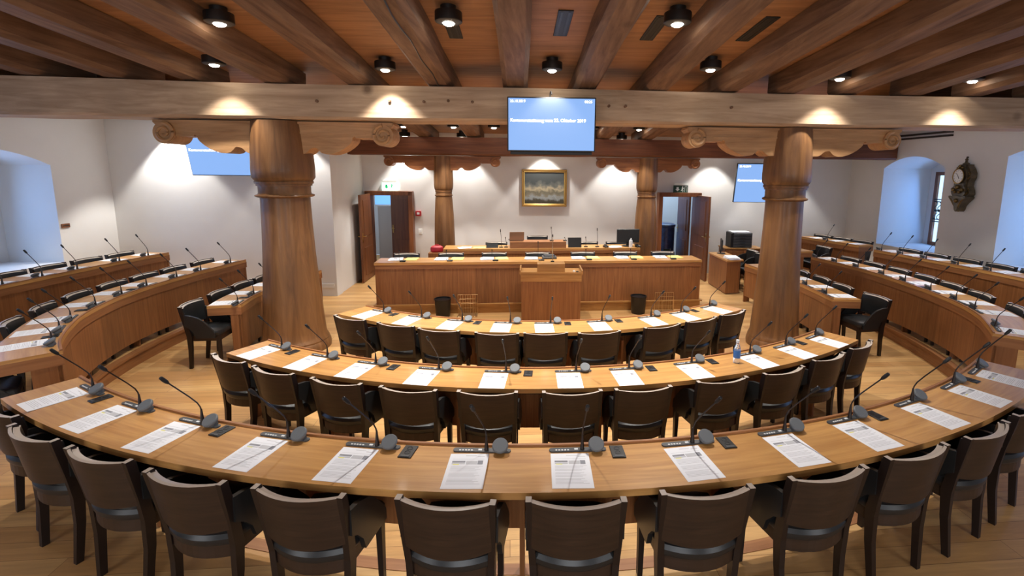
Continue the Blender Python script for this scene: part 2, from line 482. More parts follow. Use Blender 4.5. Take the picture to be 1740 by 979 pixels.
# platform top: fan from the nosing line out to the room's edge
def outpt(p):
    cx, cy = 0.0, 6.6
    dx, dy = p[0] - cx, p[1] - cy
    t = 1e9
    if dx < 0: t = min(t, (XW_L - 0.1 - cx) / dx)
    if dx > 0: t = min(t, (8.6 - cx) / dx)
    if dy < 0: t = min(t, (-2.5 - cy) / dy)
    if dy > 0: t = min(t, (11.9 - cy) / dy)
    return (cx + dx * t, cy + dy * t)
b = MB()
Q = []
for p in path:
    q = outpt(p)
    Q.append(q)
for i in range(len(path) - 1):
    p0, p1, q0, q1 = path[i], path[i + 1], Q[i], Q[i + 1]
    b.face([(*p0, Z1), (*q0, Z1), (*q1, Z1), (*p1, Z1)])
    # fill the rectangle's corners
    if abs(q0[0] - q1[0]) > 1e-3 and abs(q0[1] - q1[1]) > 1e-3:
        cxn = XW_L - 0.1 if q0[0] < 0 else 8.6
        cyn = -2.5 if q0[1] < 5 else 11.9
        b.face([(*q0, Z1), (cxn, cyn, Z1), (*q1, Z1)])
    b.face([(*p0, 0), (*p0, Z1 - .03), (*p1, Z1 - .03), (*p1, 0)])
struct(b.build("floor_platform", M["floor"], merge=True))
b = MB()
Nn = outward(path, 1)
b.strip(off(path, Nn, 0.03), off(path, Nn, -0.05), Z1 - 0.03, Z1 + 0.004)
struct(b.build("trim_1", M["apron"]))
b = MB()
b.strip(path, off(path, Nn, 0.012), 0.0, Z1 - 0.03)
struct(b.build("trim_2", M["apron"]))
# outermost platforms under the back rows
b = MB()
p2 = [(-6.42, 3.4)] + [(p[0] + 0.1, p[1]) for p in LB if p[1] > 4.2] + [(-6.38, 9.18)]
b.strip(p2, [(XW_L, p[1]) for p in p2], Z1, Z2)
struct(b.build("floor_rear_platform", M["floor"]))
b = MB()
p2 = [(6.5, 4.6)] + [(p[0] - 0.1, p[1]) for p in RB if p[1] > 5.3] + [(p[0] - 0.1, p[1]) for p in PD] + [(5.5, 11.6)]
b.strip(p2, [(xw_r(p[1]) + 0.05, p[1]) for p in p2], Z1, Z2)
struct(b.build("floor_side_platform", M["floor"]))
# podium under the front benches
TH = R(5.76)
ex, ey = (math.cos(TH), math.sin(TH)), (-math.sin(TH), math.cos(TH))
O1 = (-0.12, 8.28)
def fr(x, y): return (O1[0] + ex[0] * x + ey[0] * y, O1[1] + ex[1] * x + ey[1] * y)
b = MB()
b.box((*fr(0, 1.4), (Z1 - 0.02) / 2), (5.78, 2.8, Z1 - 0.02), TH)
struct(b.build("floor_podium", M["floor"]))
b = MB(); b.box((*fr(0, 1.385), Z1 - 0.01), (5.84, 2.86, 0.022), TH); struct(b.build("trim_3", M["topx"]))
b = MB(); b.box((*fr(0, -0.012), 0.074), (5.78, 0.022, 0.148), TH); struct(b.build("trim_4", M["topx"]))

WH = 4.6
def wall_with_openings(name, s0, s1, pos, openings, inward, depth, mat):
    """a wall sheet over s in [s0, s1]; pos(s, d) gives plan xy (d: depth into the wall); openings: (sa, sb, zsill, zspring, zcrown)"""
    b = MB()
    ss = sorted(set([s0, s1] + [o[0] + (o[1] - o[0]) * k / 14 for o in openings for k in range(15)]))
    def top(o, s):
        u = (s - (o[0] + o[1]) / 2) / ((o[1] - o[0]) / 2)
        return o[3] + (o[4] - o[3]) * max(0.0, 1 - u * u) if abs(u) <= 1 else o[3]
    for a, c in zip(ss[:-1], ss[1:]):
        m = (a + c) / 2
        o = next((o for o in openings if o[0] - 1e-6 <= m <= o[1] + 1e-6), None)
        pa, pc = pos(a, 0), pos(c, 0)
        if o is None:
            b.face([(*pa, 0), (*pc, 0), (*pc, WH), (*pa, WH)])
        else:
            ta, tc = top(o, a), top(o, c)
            b.face([(*pa, 0), (*pc, 0), (*pc, o[2]), (*pa, o[2])])
            b.face([(*pa, ta), (*pc, tc), (*pc, WH), (*pa, WH)])
            qa, qc = pos(a, depth), pos(c, depth)
            b.face([(*pa, ta), (*qa, ta), (*qc, tc), (*pc, tc)])
            b.face([(*pa, o[2]), (*qa, o[2]), (*qc, o[2]), (*pc, o[2])])
            b.face([(*qa, o[2]), (*qc, o[2]), (*qc, tc), (*qa, ta)])
    for o in openings:
        for s in (o[0], o[1]):
            p, q = pos(s, 0), pos(s, depth)
            b.face([(*p, o[2]), (*q, o[2]), (*q, o[3]), (*p, o[3])])
    # outer skin so the wall has thickness
    qa, qc = pos(s0, depth + 0.15), pos(s1, depth + 0.15)
    b.face([(*qa, 0), (*qc, 0), (*qc, WH), (*qa, WH)])
    return struct(b.build(name, mat))
Rn = (0.996, 0.0896)
def posr(s, d): return (xw_r(s) + Rn[0] * d, s + Rn[1] * d)
wall_with_openings("wall_right", -2.0, 12.1, posr, [(9.38, 10.9, 0.92, 2.62, 2.86), (6.3, 8.23, 0.92, 2.80, 3.0), (3.2, 5.1, 0.92, 2.8, 3.0)], 1, 1.15, M["white"])
def posl(s, d): return (XW_L - d, s)
wall_with_openings("wall_left", -2.0, 9.35, posl, [(6.0, 8.12, 0.85, 2.5, 2.75), (2.6, 4.7, 0.85, 2.5, 2.75)], 1, 0.95, M["white"])
b = MB()
b.box(((-8.4 - 4.2) / 2 - .05, 9.32, WH / 2), (4.3, 0.24, WH))
b.prism([(-4.2, 9.2), (-4.3, 10.4), (-4.42, 11.6), (-4.7, 11.6), (-4.7, 9.3)], 2, 0, WH)
struct(b.build("wall_side_block", M["white"]))
def yb(x): return 11.5 + 0.06 * x
# back wall with two doorways, built as pieces between openings
def back_piece(b, x0, x1, z0, z1):
    b.prism([(x0, yb(x0)), (x1, yb(x1)), (x1, yb(x1) + 0.3), (x0, yb(x0) + 0.3)], 2, z0, z1)
b = MB()
for x0, x1, z0, z1 in ((-4.7, -4.26, 0, WH), (-4.26, -3.28, 1.95, WH), (-3.28, 2.63, 0, WH), (2.63, 3.55, 1.96, WH), (3.55, 8.6, 0, WH)):
    back_piece(b, x0, x1, z0, z1)
struct(b.build("wall_back", M["white"]))
b = MB(); b.box((0, -1.9, WH / 2), (18, 0.2, WH)); struct(b.build("wall_front", M["white"]))
# corridors behind the doors
b = MB()
b.box((-3.6, 14.1, 1.5), (3.4, 0.1, 3.0)); b.box((-5.3, 13.0, 1.5), (0.1, 2.3, 3)); b.box((-1.9, 13.0, 1.5), (0.1, 2.3, 3)); b.box((-3.6, 12.95, 2.75), (3.4, 2.4, 0.1))
struct(b.build("wall_corridor_left", M["greywall"]))
b = MB()
b.box((3.2, 14.3, 1.5), (3.4, 0.1, 3.0)); b.box((1.5, 13.2, 1.5), (0.1, 2.3, 3)); b.box((4.9, 13.2, 1.5), (0.1, 2.3, 3)); b.box((3.2, 13.15, 2.75), (3.4, 2.4, 0.1))
struct(b.build("wall_corridor_right", M["greywall"]))

# ceiling: sloped boards
def zc(y): return 3.76 + 0.08 * (6.2 - y)
b = MB()
b.face([(-9.6, -2.1, zc(-2.1)), (9.8, -2.1, zc(-2.1)), (9.8, 12.3, zc(12.3)), (-9.6, 12.3, zc(12.3))])
b.face([(-9.6, -2.1, zc(-2.1) + .1), (9.8, -2.1, zc(-2.1) + .1), (9.8, 12.3, zc(12.3) + .1), (-9.6, 12.3, zc(12.3) + .1)])
struct(b.build("ceiling", M["board"]))
# low plaster ceilings at both sides behind the beam
b = MB(); b.prism([(-8.5, 6.25), (-5.15, 6.45), (-4.3, 9.3), (-8.5, 9.3)], 2, 3.37, 3.42); struct(b.build("ceiling_plaster_left", M["white"]))
b = MB(); b.prism([(4.75, 6.8), (8.1, 6.8), (7.7, 10.2), (4.75, 10.2)], 2, 3.37, 3.42); struct(b.build("ceiling_plaster_right", M["white"]))
b = MB()
for z_, d_ in ((3.30, -.05), (3.23, -.03)):
    b.strip([posr(9.3, d_), posr(10.9, d_)], [posr(9.3, 0.0), posr(10.9, 0.0)], z_ - .018, z_ + .018)  # two thin dark strips along the top of the right wall
struct(b.build("trim_5", M["darkstrip"]))

# ------------------------------------------------------------------ timber: joists, beams, columns
def timber_profile(w, h, ch):
    return [(-w / 2 + ch, 0), (w / 2 - ch, 0), (w / 2, ch), (w / 2, h), (-w / 2, h), (-w / 2, ch)]
jn = ["far left end", "second from the left", "third from the left", "fourth from the left", "fifth from the left with a long crack", "sixth from the left",
      "above the hanging screen", "seventh"]
joists = [(-6.15, .30), (-5.25, .30), (-4.40, .31), (-3.42, .36), (-2.43, .31), (-1.42, .33), (-0.45, .31), (0.44, .30), (1.36, .33), (2.28, .31), (3.05, .31), (3.84, .33), (4.67, .33), (5.5, .31), (6.3, .31)]
for k, (x6, w) in enumerate(joists):
    b = MB()
    inner = -2.7 < x6 < 3.0
    y0, y1 = -1.75, (11.25 if inner else 6.6)
    h = 0.25
    rows = []
    n = 14
    rnd = random.Random(k)
    for i in range(n + 1):
        y = y0 + (y1 - y0) * i / n
        x = x6 - 0.06 * (y - 6.2) + rnd.uniform(-.012, .012)
        zz = zc(y) - h + rnd.uniform(-.008, .008)
        rows.append([(x + px * (1 + rnd.uniform(-.03, .03)), y, zz + pz) for px, pz in timber_profile(w, h - 0.004, 0.05)])
    b.grid(rows, closed_v=True)
    b.face(rows[0]); b.face(rows[-1][::-1])
    o = b.build("ceiling_joist", M["joist"])
    if k == 5:
        c = MB()
        pts = []
        for i in range(15):
            y = 2.4 + i * 0.27
            pts.append((x6 - 0.06 * (y - 6.2) + 0.02 + 0.012 * math.sin(i * 1.7), y, zc(y) - h - 0.006))
        c.tube(pts, 0.007, 5)
        c.build("crack", M["black"], o)
    nl = "hewn brown ceiling joist, %s of the fifteen counted from the window-plaque wall" % (ORD[k] if k < 14 else "fifteenth")
    tag(o, "hewn brown ceiling joist, %s from left" % (ORD[k] if k < 14 else "fifteenth") + (" with a long dark crack" if k == 5 else ""), "ceiling joist", "ceiling joists")

def beam(name, front, thick, zb, zt, mat, label, ch=0.03):
    b = MB()
    pts = catmull(front, 6)
    N = outward(pts, 1)
    rows = []
    rnd = random.Random(3)
    for p, n in zip(pts, N):
        j = rnd.uniform(-.006, .006)
        q = lambda d, z: (p[0] + n[0] * d, p[1] + n[1] * d, z + j)
        rows.append([q(ch, zb), q(thick - ch, zb), q(thick, zb + ch), q(thick, zc(p[1] + thick) - .268 - j), q(0, zc(p[1]) - .268 - j), q(0, zb + ch)])
    b.grid(rows, closed_v=True); b.face(rows[0]); b.face(rows[-1][::-1])
    o = b.build(name, mat)
    return tag(o, label, "beam")
beam("main_beam", [(-8.35, 5.72), (-6.0, 5.86), (-3.6, 6.08), (0, 6.2), (3.3, 6.38), (7.6, 6.48)], 0.5, 3.083, 3.53, M["beam"], "massive pale timber beam crossing the room on the two thick front pillars")
mb_ = [o for o in bpy.data.objects if o.name == "main_beam"][0]
for px_, pz_, py_ in ((-2.01, 3.315, 6.125), (-1.59, 3.31, 6.145), (-1.29, 3.325, 6.16), (-.99, 3.315, 6.17), (.72, 3.29, 6.215), (.93, 3.29, 6.22), (-2.9, 3.3, 6.1), (2.3, 3.3, 6.315)):
    b = MB(); b.lathe([(.018, -.03), (.018, .012), (.012, .016), (.001, .016)], 10, (px_, py_, pz_), rot=Matrix.Rotation(R(90), 3, "X")); b.build("peg", M["joist"], mb_)
beam("rear_beam", [(-4.35, 10.2), (-1, 10.24), (2.2, 10.34), (7.5, 10.55)], 0.4, 2.80, 3.2, M["beamdark"], "dark reddish timber beam resting on the two slim rear columns")

def volute(b, cx, cz, r, y0, y1, flip):
    seg = 28
    b.prism([(cx + r * math.cos(2 * PI * k / seg), cz + r * math.sin(2 * PI * k / seg)) for k in range(seg)], 1, y0, y1)
def spiral(cx, cz, r, y, flip, tr):
    b = MB()
    pts = []
    for k in range(64):
        t = k / 63
        a = PI / 2 + flip * t * 2 * PI * 1.7
        rr = r * (0.93 - 0.80 * t)
        pts.append((cx + rr * math.cos(a), y, cz + rr * math.sin(a)))
    b.tube(pts, [tr * (1 - .4 * k / 63) for k in range(64)], 6)
    return b
def bracket(parent, s, ln, dp, drop, m, y_off=0.0):
    """saddle bracket running out from a column along the beam; s: direction, ln: length, drop: depth"""
    k = drop / 0.40
    r = 0.135 * k
    q = ln / 1.5
    raw = [(0, 0), (1.49, 0), (1.5, -.03), (1.47, -.06), (1.36, -.17), (1.25, -.205), (1.01, -.205), (1.0, -.18), (.97, -.20), (.965, -.235), (.94, -.27), (.89, -.315), (.83, -.355), (.76, -.388), (.69, -.408), (.63, -.412), (.575, -.398), (.535, -.365), (.51, -.335), (.485, -.328), (.45, -.335), (.42, -.35), (.395, -.378), (.365, -.40), (.34, -.41), (0, -.41)]
    body = [(x * q, z * k) for x, z in raw]
    poly = [(s * x, z) for x, z in body]
    b = MB()
    b.prism(poly, 1, -dp / 2, dp / 2)
    o = b.build("bracket", m, parent)
    b = MB(); volute(b, s * (ln - .14 * q), -0.165 * k, r, -dp / 2 - 0.02, dp / 2 + 0.02, s)
    v = b.build("volute", m, o)
    sp = spiral(s * (ln - .14 * q), -0.165 * k, r, -dp / 2 - 0.022, s, 0.024 * k + .004)
    sp.build("spiral_carving", m, o)
    # upper lintel strip
    b = MB(); b.box((s * ln * .5, 0, -0.02 * k), (ln * .98, dp + 0.03, 0.03 * k)); b.box((s * ln * .46, 0, -0.145 * k), (ln * .6, dp + 0.016, 0.014 * k)); b.build("lintel_strip", m, o)
    return o
def column(name, x, y, prof, zt, mat, bm, ln, dp, drop, rz, label):
    root = empty(name, (x, y, 0), rz)
    tag(root, label, "column", kind="thing")
    b = MB(); b.lathe([p for p in prof if p[1] >= prof[0][1]], 40)
    b.build("shaft", mat, root)
    for s in (-1, 1):
        o = bracket(root, s, ln, dp, drop, bm)
        o.location = (0, 0, zt)
    return root
def prof(k, zt, base=0.0):
    P = [(.45, 0), (.455, .05), (.445, .10), (.43, .12), (.432, .14), (.415, .17), (.40, .20), (.392, .3), (.376, .5), (.347, .9), (.322, 1.3), (.306, 1.7), (.299, 2.05), (.30, 2.08), (.33, 2.085), (.352, 2.095), (.357, 2.105), (.352, 2.115), (.322, 2.125), (.315, 2.14), (.315, 2.23), (.333, 2.232), (.335, 2.258), (.350, 2.262), (.353, 2.285), (.344, 2.300), (.362, 2.318), (.378, 2.345), (.38, 2.45), (.372, 2.62), (.358, 2.82), (.335, 3.05)]
    s = zt / 3.05
    return [(r * k, base + (z * s)) for r, z in P]
column("timber_column", -3.55, 6.42, prof(1.0, 3.072), 3.072, M["column"], M["corbel"], 1.5, 0.30, 0.40, R(3), "thickest carved timber column with scrolled brackets, standing left behind the middle curved desk")
column("timber_column", 3.27, 6.72, prof(0.82, 3.072), 3.072, M["column"], M["corbel"], 1.47, 0.28, 0.36, R(2), "thick carved timber column with scrolled brackets, standing right behind the middle curved desk")
rp = [(.23, .15), (.235, .3), (.225, .5), (.22, 1.0), (.205, 1.5), (.185, 1.85), (.176, 1.93), (.19, 1.94), (.195, 1.955), (.178, 1.965), (.176, 2.02), (.185, 2.03), (.182, 2.06), (.195, 2.08), (.205, 2.13), (.208, 2.2), (.205, 2.5), (.195, 2.785)]
column("timber_column", -2.33, 10.45, rp, 2.788, M["column"], M["corbeldark"], 1.24, 0.2, 0.30, R(2), "slim rear timber column left of the gilt framed painting")
rp2 = [(r * 1.1, z) for r, z in rp]
column("timber_column", 2.1, 10.56, rp2, 2.788, M["column"], M["corbeldark"], 1.12, 0.2, 0.30, R(2), "slim rear timber column right of the gilt framed painting beside the open doorway")

# ------------------------------------------------------------------ desks
def desk(name, label, P, side, W, zt, zf, pb, sup, group=None, end=None):
    N = outward(P, side)
    mid = P[len(P) // 2]
    root = empty(name, (mid[0], mid[1], zf))
    tag(root, label, "desk", group)
    inv = Vector((-mid[0], -mid[1], -zf))
    def put(b, nm, m):
        o = b.build(nm, m, root); o.location = inv; return o
    e = lambda d: off(P, N, d)
    b = MB(); b.strip(e(0), e(W), zt - 0.038, zt); put(b, "desktop", M["top"])
    b = MB(); b.strip(e(0), e(0.016), zt, zt + 0.012); put(b, "edge_lip", M["apron"])
    b = MB(); b.strip(e(0.004), e(0.03), zt - 0.125, zt - 0.038); put(b, "apron", M["apron"])
    b = MB(); b.strip(e(0.018), e(0.042), pb, zt - 0.125); put(b, "modesty_panel", M["panel"])
    b = MB(); b.strip(e(0.07)[1:-1], e(0.15)[1:-1], zt - 0.17, zt - 0.125); put(b, "cable_tray", M["blackmetal"])
    # end panels and support boards
    n = len(P)
    idx = [0, n - 1]
    for i in idx:
        p, q = e(0.012)[i], e(end or .2)[i]
        j = 1 if i == 0 else n - 2
        tx, ty = P[j][0] - P[i][0], P[j][1] - P[i][1]; l = math.hypot(tx, ty); tx, ty = tx / l * 0.03, ty / l * 0.03
        b = MB(); b.strip([p, q], [(p[0] + tx, p[1] + ty), (q[0] + tx, q[1] + ty)], zf, zt - 0.038); put(b, "end_panel", M["panel"])
        p, q = e(0.0)[i], e(W - 0.005)[i]
        b = MB(); b.strip([(p[0] - tx * .2, p[1] - ty * .2), (q[0] - tx * .2, q[1] - ty * .2)], [(p[0] + tx * .4, p[1] + ty * .4), (q[0] + tx * .4, q[1] + ty * .4)], zt - 0.125, zt - 0.03); put(b, "end_apron", M["apron"])
    for sx, sy in sup:
        i = min(range(1, n - 1), key=lambda j: (P[j][0] - sx) ** 2 + (P[j][1] - sy) ** 2)
        p, q = e(0.043)[i], e(W - 0.12 if zt < .8 else .14)[i]
        j = min(i + 1, n - 1)
        tx, ty = P[j][0] - P[i][0], P[j][1] - P[i][1]; l = math.hypot(tx, ty); tx, ty = tx / l * 0.028, ty / l * 0.028
        b = MB(); b.strip([p, q], [(p[0] + tx, p[1] + ty), (q[0] + tx, q[1] + ty)], zf, zt - 0.17); put(b, "support_board", M["panel"])
    return root
r3 = arc(C3, 6.375, -3.5, 3.38, 3.67, 3.88, 168)
r2p = arc(C2, 5.335, -2.86, 4.66, 3.01, 5.15, 132)
r1p = arc(C1, 3.935, -2.34, 5.95, 2.22, 6.27, 108)
# front bench (government bench) and lectern
def rearbox(b, x, y, z, sx, sy, sz, ch=0.0): b.box((*fr(x, y), z), (sx, sy, sz), TH, ch)
root = empty("front_bench", (*fr(0, 0.2), Z1)); tag(root, "long straight panelled bench with seven seats behind the lectern", "bench")
inv = Vector((-fr(0, .2)[0], -fr(0, .2)[1], -Z1))
def straight(path_a, path_b, z0, z1, nm, m, rootobj, iv):
    b = MB(); b.strip(path_a, path_b, z0, z1); o = b.build(nm, m, rootobj); o.location = iv; return o
def line(x0, x1, y, n=2): return [fr(x0 + (x1 - x0) * i / n, y) for i in range(n + 1)]
straight(line(-2.89, 2.89, -.02), line(-2.89, 2.89, .46), .868, .91, "bench_top", M["top"], root, inv)
straight(line(-2.88, 2.88, -.012), line(-2.88, 2.88, .02), .80, .868, "apron", M["apron"], root, inv)
straight(line(-2.88, 2.88, .0), line(-2.88, 2.88, .03), Z1, .80, "front_panel", M["panel"], root, inv)
for x in (-2.88, 2.85):
    straight([fr(x, .03), fr(x, .42)], [fr(x + .03, .03), fr(x + .03, .42)], Z1, .868, "end_panel", M["panel"], root, inv)
for x in (-1.26, .37, 1.21):
    straight([fr(x, .03), fr(x, .34)], [fr(x + .025, .03), fr(x + .025, .34)], Z1, .868, "support_board", M["panel"], root, inv)

LX, LY = fr(0.08, -0.57)
root = empty("lectern", (LX, LY, 0), TH * .35); tag(root, "square wooden speaker's lectern with a tray top, in front of the long bench", "lectern")
b = MB()
for x in (-.475, .475): b.box((x, .21, .36), (.03, .43, .72))
b.build("side_panel", M["panelx"], root)
b = MB(); b.box((0, -.02, .34), (.98, .028, .68), 0, .003); b.build("front_panel", M["panelx"], root)
b = MB(); b.box((0, -.035, .745), (1.0, .05, .12), 0, .004); b.box((-.485, .2, .745), (.03, .45, .12)); b.box((.485, .2, .745), (.03, .45, .12)); b.build("upper_band", M["topx"], root)
b = MB(); b.box((0, .2, .802), (1.02, .52, .02)); b.box((0, -.05, .825), (1.04, .02, .035)); b.box((-.51, .2, .84), (.02, .5, .06)); b.box((.51, .2, .84), (.02, .5, .06)); b.build("tray", M["topx"], root)
b = MB(); b.box((0, .10, .88), (.46, .02, .15), 0, .004); b.box((0, .2, .95), (.46, .2, .015)); b.build("reading_board", M["topx"], root)

# presiding bench on the podium
PO = (-0.1, 9.63)
def pf(x, y): return (PO[0] + ex[0] * x + ey[0] * y, PO[1] + ex[1] * x + ey[1] * y)
root = empty("presiding_bench", (*pf(0, .25), Z1)); tag(root, "rear presiding bench carrying laptop and monitors, with a raised middle box", "bench")
inv = Vector((-pf(0, .25)[0], -pf(0, .25)[1], -Z1))
def pline(x0, x1, y): return [pf(x0, y), pf((x0 + x1) / 2, y), pf(x1, y)]
straight(pline(-2.05, 1.98, 0), pline(-2.05, 1.98, .5), .885, .925, "bench_top", M["top"], root, inv)
straight(pline(-2.05, 1.98, -.01), pline(-2.05, 1.98, .02), .82, .885, "apron", M["apron"], root, inv)
straight(pline(-2.04, 1.97, .01), pline(-2.04, 1.97, .04), Z1, .82, "front_panel", M["panel"], root, inv)
straight(pline(-2.35, -2.05, .02), pline(-2.35, -2.05, .42), Z1, .84, "side_shelf", M["panel"], root, inv)
straight(pline(-.72, .43, .03), pline(-.72, .43, .38), .925, 1.055, "raised_box", M["apron"], root, inv)
for x in (-2.02, 1.94):
    straight([pf(x, .03), pf(x, .46)], [pf(x + .03, .03), pf(x + .03, .46)], Z1, .885, "end_panel", M["panel"], root, inv)

# secretary desk by the right door and cabinets
SD = [(3.62, 9.57), (3.60, 10.6)]
root = empty("secretary_desk", (3.8, 10.0, 0)); tag(root, "small panelled desk with a paper stack beside the open right door leaf", "desk")
b = MB(); b.strip([(3.60, 9.58), (3.56, 10.62)], [(3.98, 9.7), (3.96, 10.66)], .685, .72); o = b.build("desktop", M["top"], root); o.location = (-3.8, -10, 0)
b = MB(); b.strip([(3.615, 9.62), (3.58, 10.60)], [(3.64, 9.62), (3.605, 10.60)], .02, .685); o = b.build("front_panel", M["panel"], root); o.location = (-3.8, -10, 0)
b = MB(); b.strip([(3.64, 9.62), (3.93, 9.71)], [(3.64, 9.65), (3.93, 9.74)], .02, .685); o = b.build("end_panel", M["panel"], root); o.location = (-3.8, -10, 0)
b = MB(); b.strip([(3.60, 10.57), (3.92, 10.6)], [(3.60, 10.60), (3.92, 10.63)], .02, .685); o = b.build("end_panel", M["panel"], root); o.location = (-3.8, -10, 0)

root = empty("low_cabinet", (4.55, 11.35, Z1)); tag(root, "low brown cabinet against the back wall carrying the drawer tower", "cabinet")
b = MB(); b.box((0, 0, .27), (.86, .42, .54), 0, .004); b.build("body", M["panelx"], root)
b = MB(); b.box((0, -.005, .555), (.9, .45, .03), 0, .004); b.build("cabinet_top", M["topx"], root)
for x in (-.21, .21):
    b = MB(); b.box((x, -.217, .27), (.40, .016, .48), 0, .003); o = b.build("door", M["panelx"], root)
    b = MB(); b.sphere((x - math.copysign(.14, x), -.235, .3), .014); b.build("knob", M["chrome"], o)
root = empty("drawer_tower", (4.5, 11.33, Z1 + .571)); tag(root, "black five-drawer desktop filing tower on the low brown cabinet", "drawer unit")
b = MB(); b.box((0, 0, .175), (.5, .34, .35), 0, .006); b.build("body", M["blackmetal"], root)
for k in range(5):
    b = MB(); b.box((0.02, -.172, .038 + k * .067), (.42, .018, .058), 0, .004); o = b.build("drawer", M["grey"], root)
    b = MB(); b.box((0.02, -.184, .036 + k * .067), (.12, .012, .012)); b.build("handle", M["black"], o)
b = MB(); b.box((4.5, 11.33, Z1 + .571 + .362), (.42, .3, .02), .05); tag(b.build("paper_stack", M["paper"]), "white paper lying on top of the black drawer tower", "paper")
b = MB()
for k in range(5): b.box((3.78 + random.uniform(-.01, .01), 9.80 + random.uniform(-.02, .02), .7248 + k * .009), (.24, .32, .008), random.uniform(-.15, .25))
tag(b.build("paper_stack", M["paper"]), "loose white paper stack on the small secretary desk", "paper")

# ------------------------------------------------------------------ chairs
def chair_proto():
    root = empty("armchair", (0, 0, 0)); root.scale = (.94, 1, 1)
    # curved helpers: back panel bulges to -y
    def yback(x, z): return -0.205 - 0.055 * (z - .44) / .36 - 0.065 * (1 - (x / .235) ** 2)
    for s in (-1, 1):
        b = MB()     # rear leg running up into the back post
        rows = []
        for z, x, y, w, d in ((0, .19, -.215, .032, .036), (.25, .205, -.19, .036, .044), (.42, .212, -.185, .036, .056), (.55, .22, -.205, .034, .052), (.70, .228, -.235, .032, .046), (.80, .233, -.255, .030, .040)):
            rows.append([(s * x + a * w / 2, y + c * d / 2, z) for a, c in ((-1, -1), (1, -1), (1, 1), (-1, 1))])
        b.grid(rows, closed_v=True); b.face(rows[0])
        b.cur = 1; b.face(rows[-1][::-1])
        b.build("leg", [M["chairleg"], M["edge"]], root)
    for s in (-1, 1):
        b = MB(); rows = []
        for z, w in ((0, .030), (.3, .038), (.42, .042)):
            rows.append([(s * .195 + a * w / 2, .135 + c * w / 2, z) for a, c in ((-1, -1), (1, -1), (1, 1), (-1, 1))])
        b.grid(rows, closed_v=True); b.face(rows[0]); b.face(rows[-1][::-1])
        b.build("leg", M["chairleg"], root)
    # seat rail
    b = MB()
    ys = lambda x: -.20 - .055 * (1 - (x / .2) ** 2)
    xs = [-.2 + .4 * k / 10 for k in range(11)]
    outer = [(x, ys(x)) for x in xs] + [(.215, .15), (-.215, .15)]
    b.prism(outer, 2, .355, .425)
    b.build("seat_rail", M["chairwood"], root)
    # padded seat
    b = MB(); b.smooth = True
    ring = [(x * 1.02, ys(x) - .012) for x in xs] + [(.222, -.06), (.232, .05), (.226, .145), (.15, .166), (0, .17), (-.15, .166), (-.226, .145), (-.232, .05), (-.222, -.06)]
    rows = []
    for sc, z in ((.97, .425), (1.0, .44), (1.0, .462), (.95, .482), (.82, .493), (.5, .499), (.0, .5)):
        rows.append([(p[0] * sc, .0 + (p[1] - .0) * sc, z) for p in ring])
    b.grid(rows, closed_v=True); b.face(rows[0])
    b.build("seat", M["leather"], root)
    # back shell: dark veneer behind, leather pad in front, top edge coloured pale for lamp reflections
    nx, nz = 14, 6
    def sheet(d, z0, z1, dip):
        rows = []
        for j in range(nz + 1):
            row = []
            for i in range(nx + 1):
                x = -.222 + .444 * i / nx
                zl = z0 + .02 * (x / .222) ** 2 if dip else z0
                z = zl + (z1 - zl) * j / nz
                row.append((x * (1 + .05 * (z - .5) / .3), yback(x, z) + d, z))
            rows.append(row)
        return rows
    b = MB()
    A, B = sheet(0, .505, .795, True), sheet(.016, .505, .795, True)
    b.smooth = True
    b.grid(A); b.grid(B)
    b.smooth = False
    b.grid([A[0], B[0]]); b.grid([[r[0] for r in A], [r[0] for r in B]]); b.grid([[r[-1] for r in A], [r[-1] for r in B]])
    b.cur = 1
    b.grid([A[-1], B[-1]])
    sh = b.build("backrest", [M["chairwood"], M["edge"]], root)
    b = MB(); b.smooth = True
    A, B = sheet(.018, .52, .786, False), sheet(.046, .53, .778, False)
    b.grid(A); b.grid(B); b.grid([A[0], B[0]]); b.cur = 1; b.grid([A[-1], B[-1]]); b.cur = 0; b.grid([[r[0] for r in A], [r[0] for r in B]]); b.grid([[r[-1] for r in A], [r[-1] for r in B]])
    b.build("back_cushion", [M["leather"], M["edge"]], sh)
    for s in (-1, 1):      # short sloping arm from back post down to the seat side
        b = MB()
        poly = [(-.215, .695), (-.14, .685), (-.06, .655), (.0, .61), (.05, .55), (.09, .50), (.115, .46), (.115, .40), (-.10, .40), (-.12, .47), (-.17, .53), (-.215, .56)]
        b.prism(poly, 0, s * .222, s * .250)
        b.build("arm", M["leather"], root)
    return root

W = 0.41
r3 = arc(C3, 6.375, -3.5, 3.38, 3.67, 3.88, 168)
r2p = arc(C2, 5.335, -2.86, 4.66, 3.01, 5.15, 132)
r1p = arc(C1, 3.935, -2.34, 5.95, 2.22, 6.27, 108)
chair0 = chair_proto(); chair_used = [False]
def put_chair(x, y, ang, z, label, group, back=True, name=None):
    """x, y: plan point below the top of the back; ang: facing direction in degrees"""
    o = chair0 if not chair_used[0] else copy_tree(chair0)
    chair_used[0] = True
    a = R(ang)
    d = 0.27 if back else 0
    o.location = (x + math.cos(a) * d, y + math.sin(a) * d, z)
    o.rotation_euler = (0, 0, a - PI / 2)
    tag(o, label, "chair", group)
    return o
def fwdchair(lst, z, where, group, names=ORD, path=None, side=1, need=W + .085):
    NN = outward(path, side) if path else None
    for k, (x, y, a) in enumerate(lst):
        if path and not (need > .5 and k == 0):        # keep the back clear of the desk edge
            i = min(range(len(path)), key=lambda j: (path[j][0] - x) ** 2 + (path[j][1] - y) ** 2)
            d = (x - path[i][0]) * NN[i][0] + (y - path[i][1]) * NN[i][1]
            if d < need: x, y = x + NN[i][0] * (need - d), y + NN[i][1] * (need - d)
        put_chair(x, y, a, z, where % names[k], group)

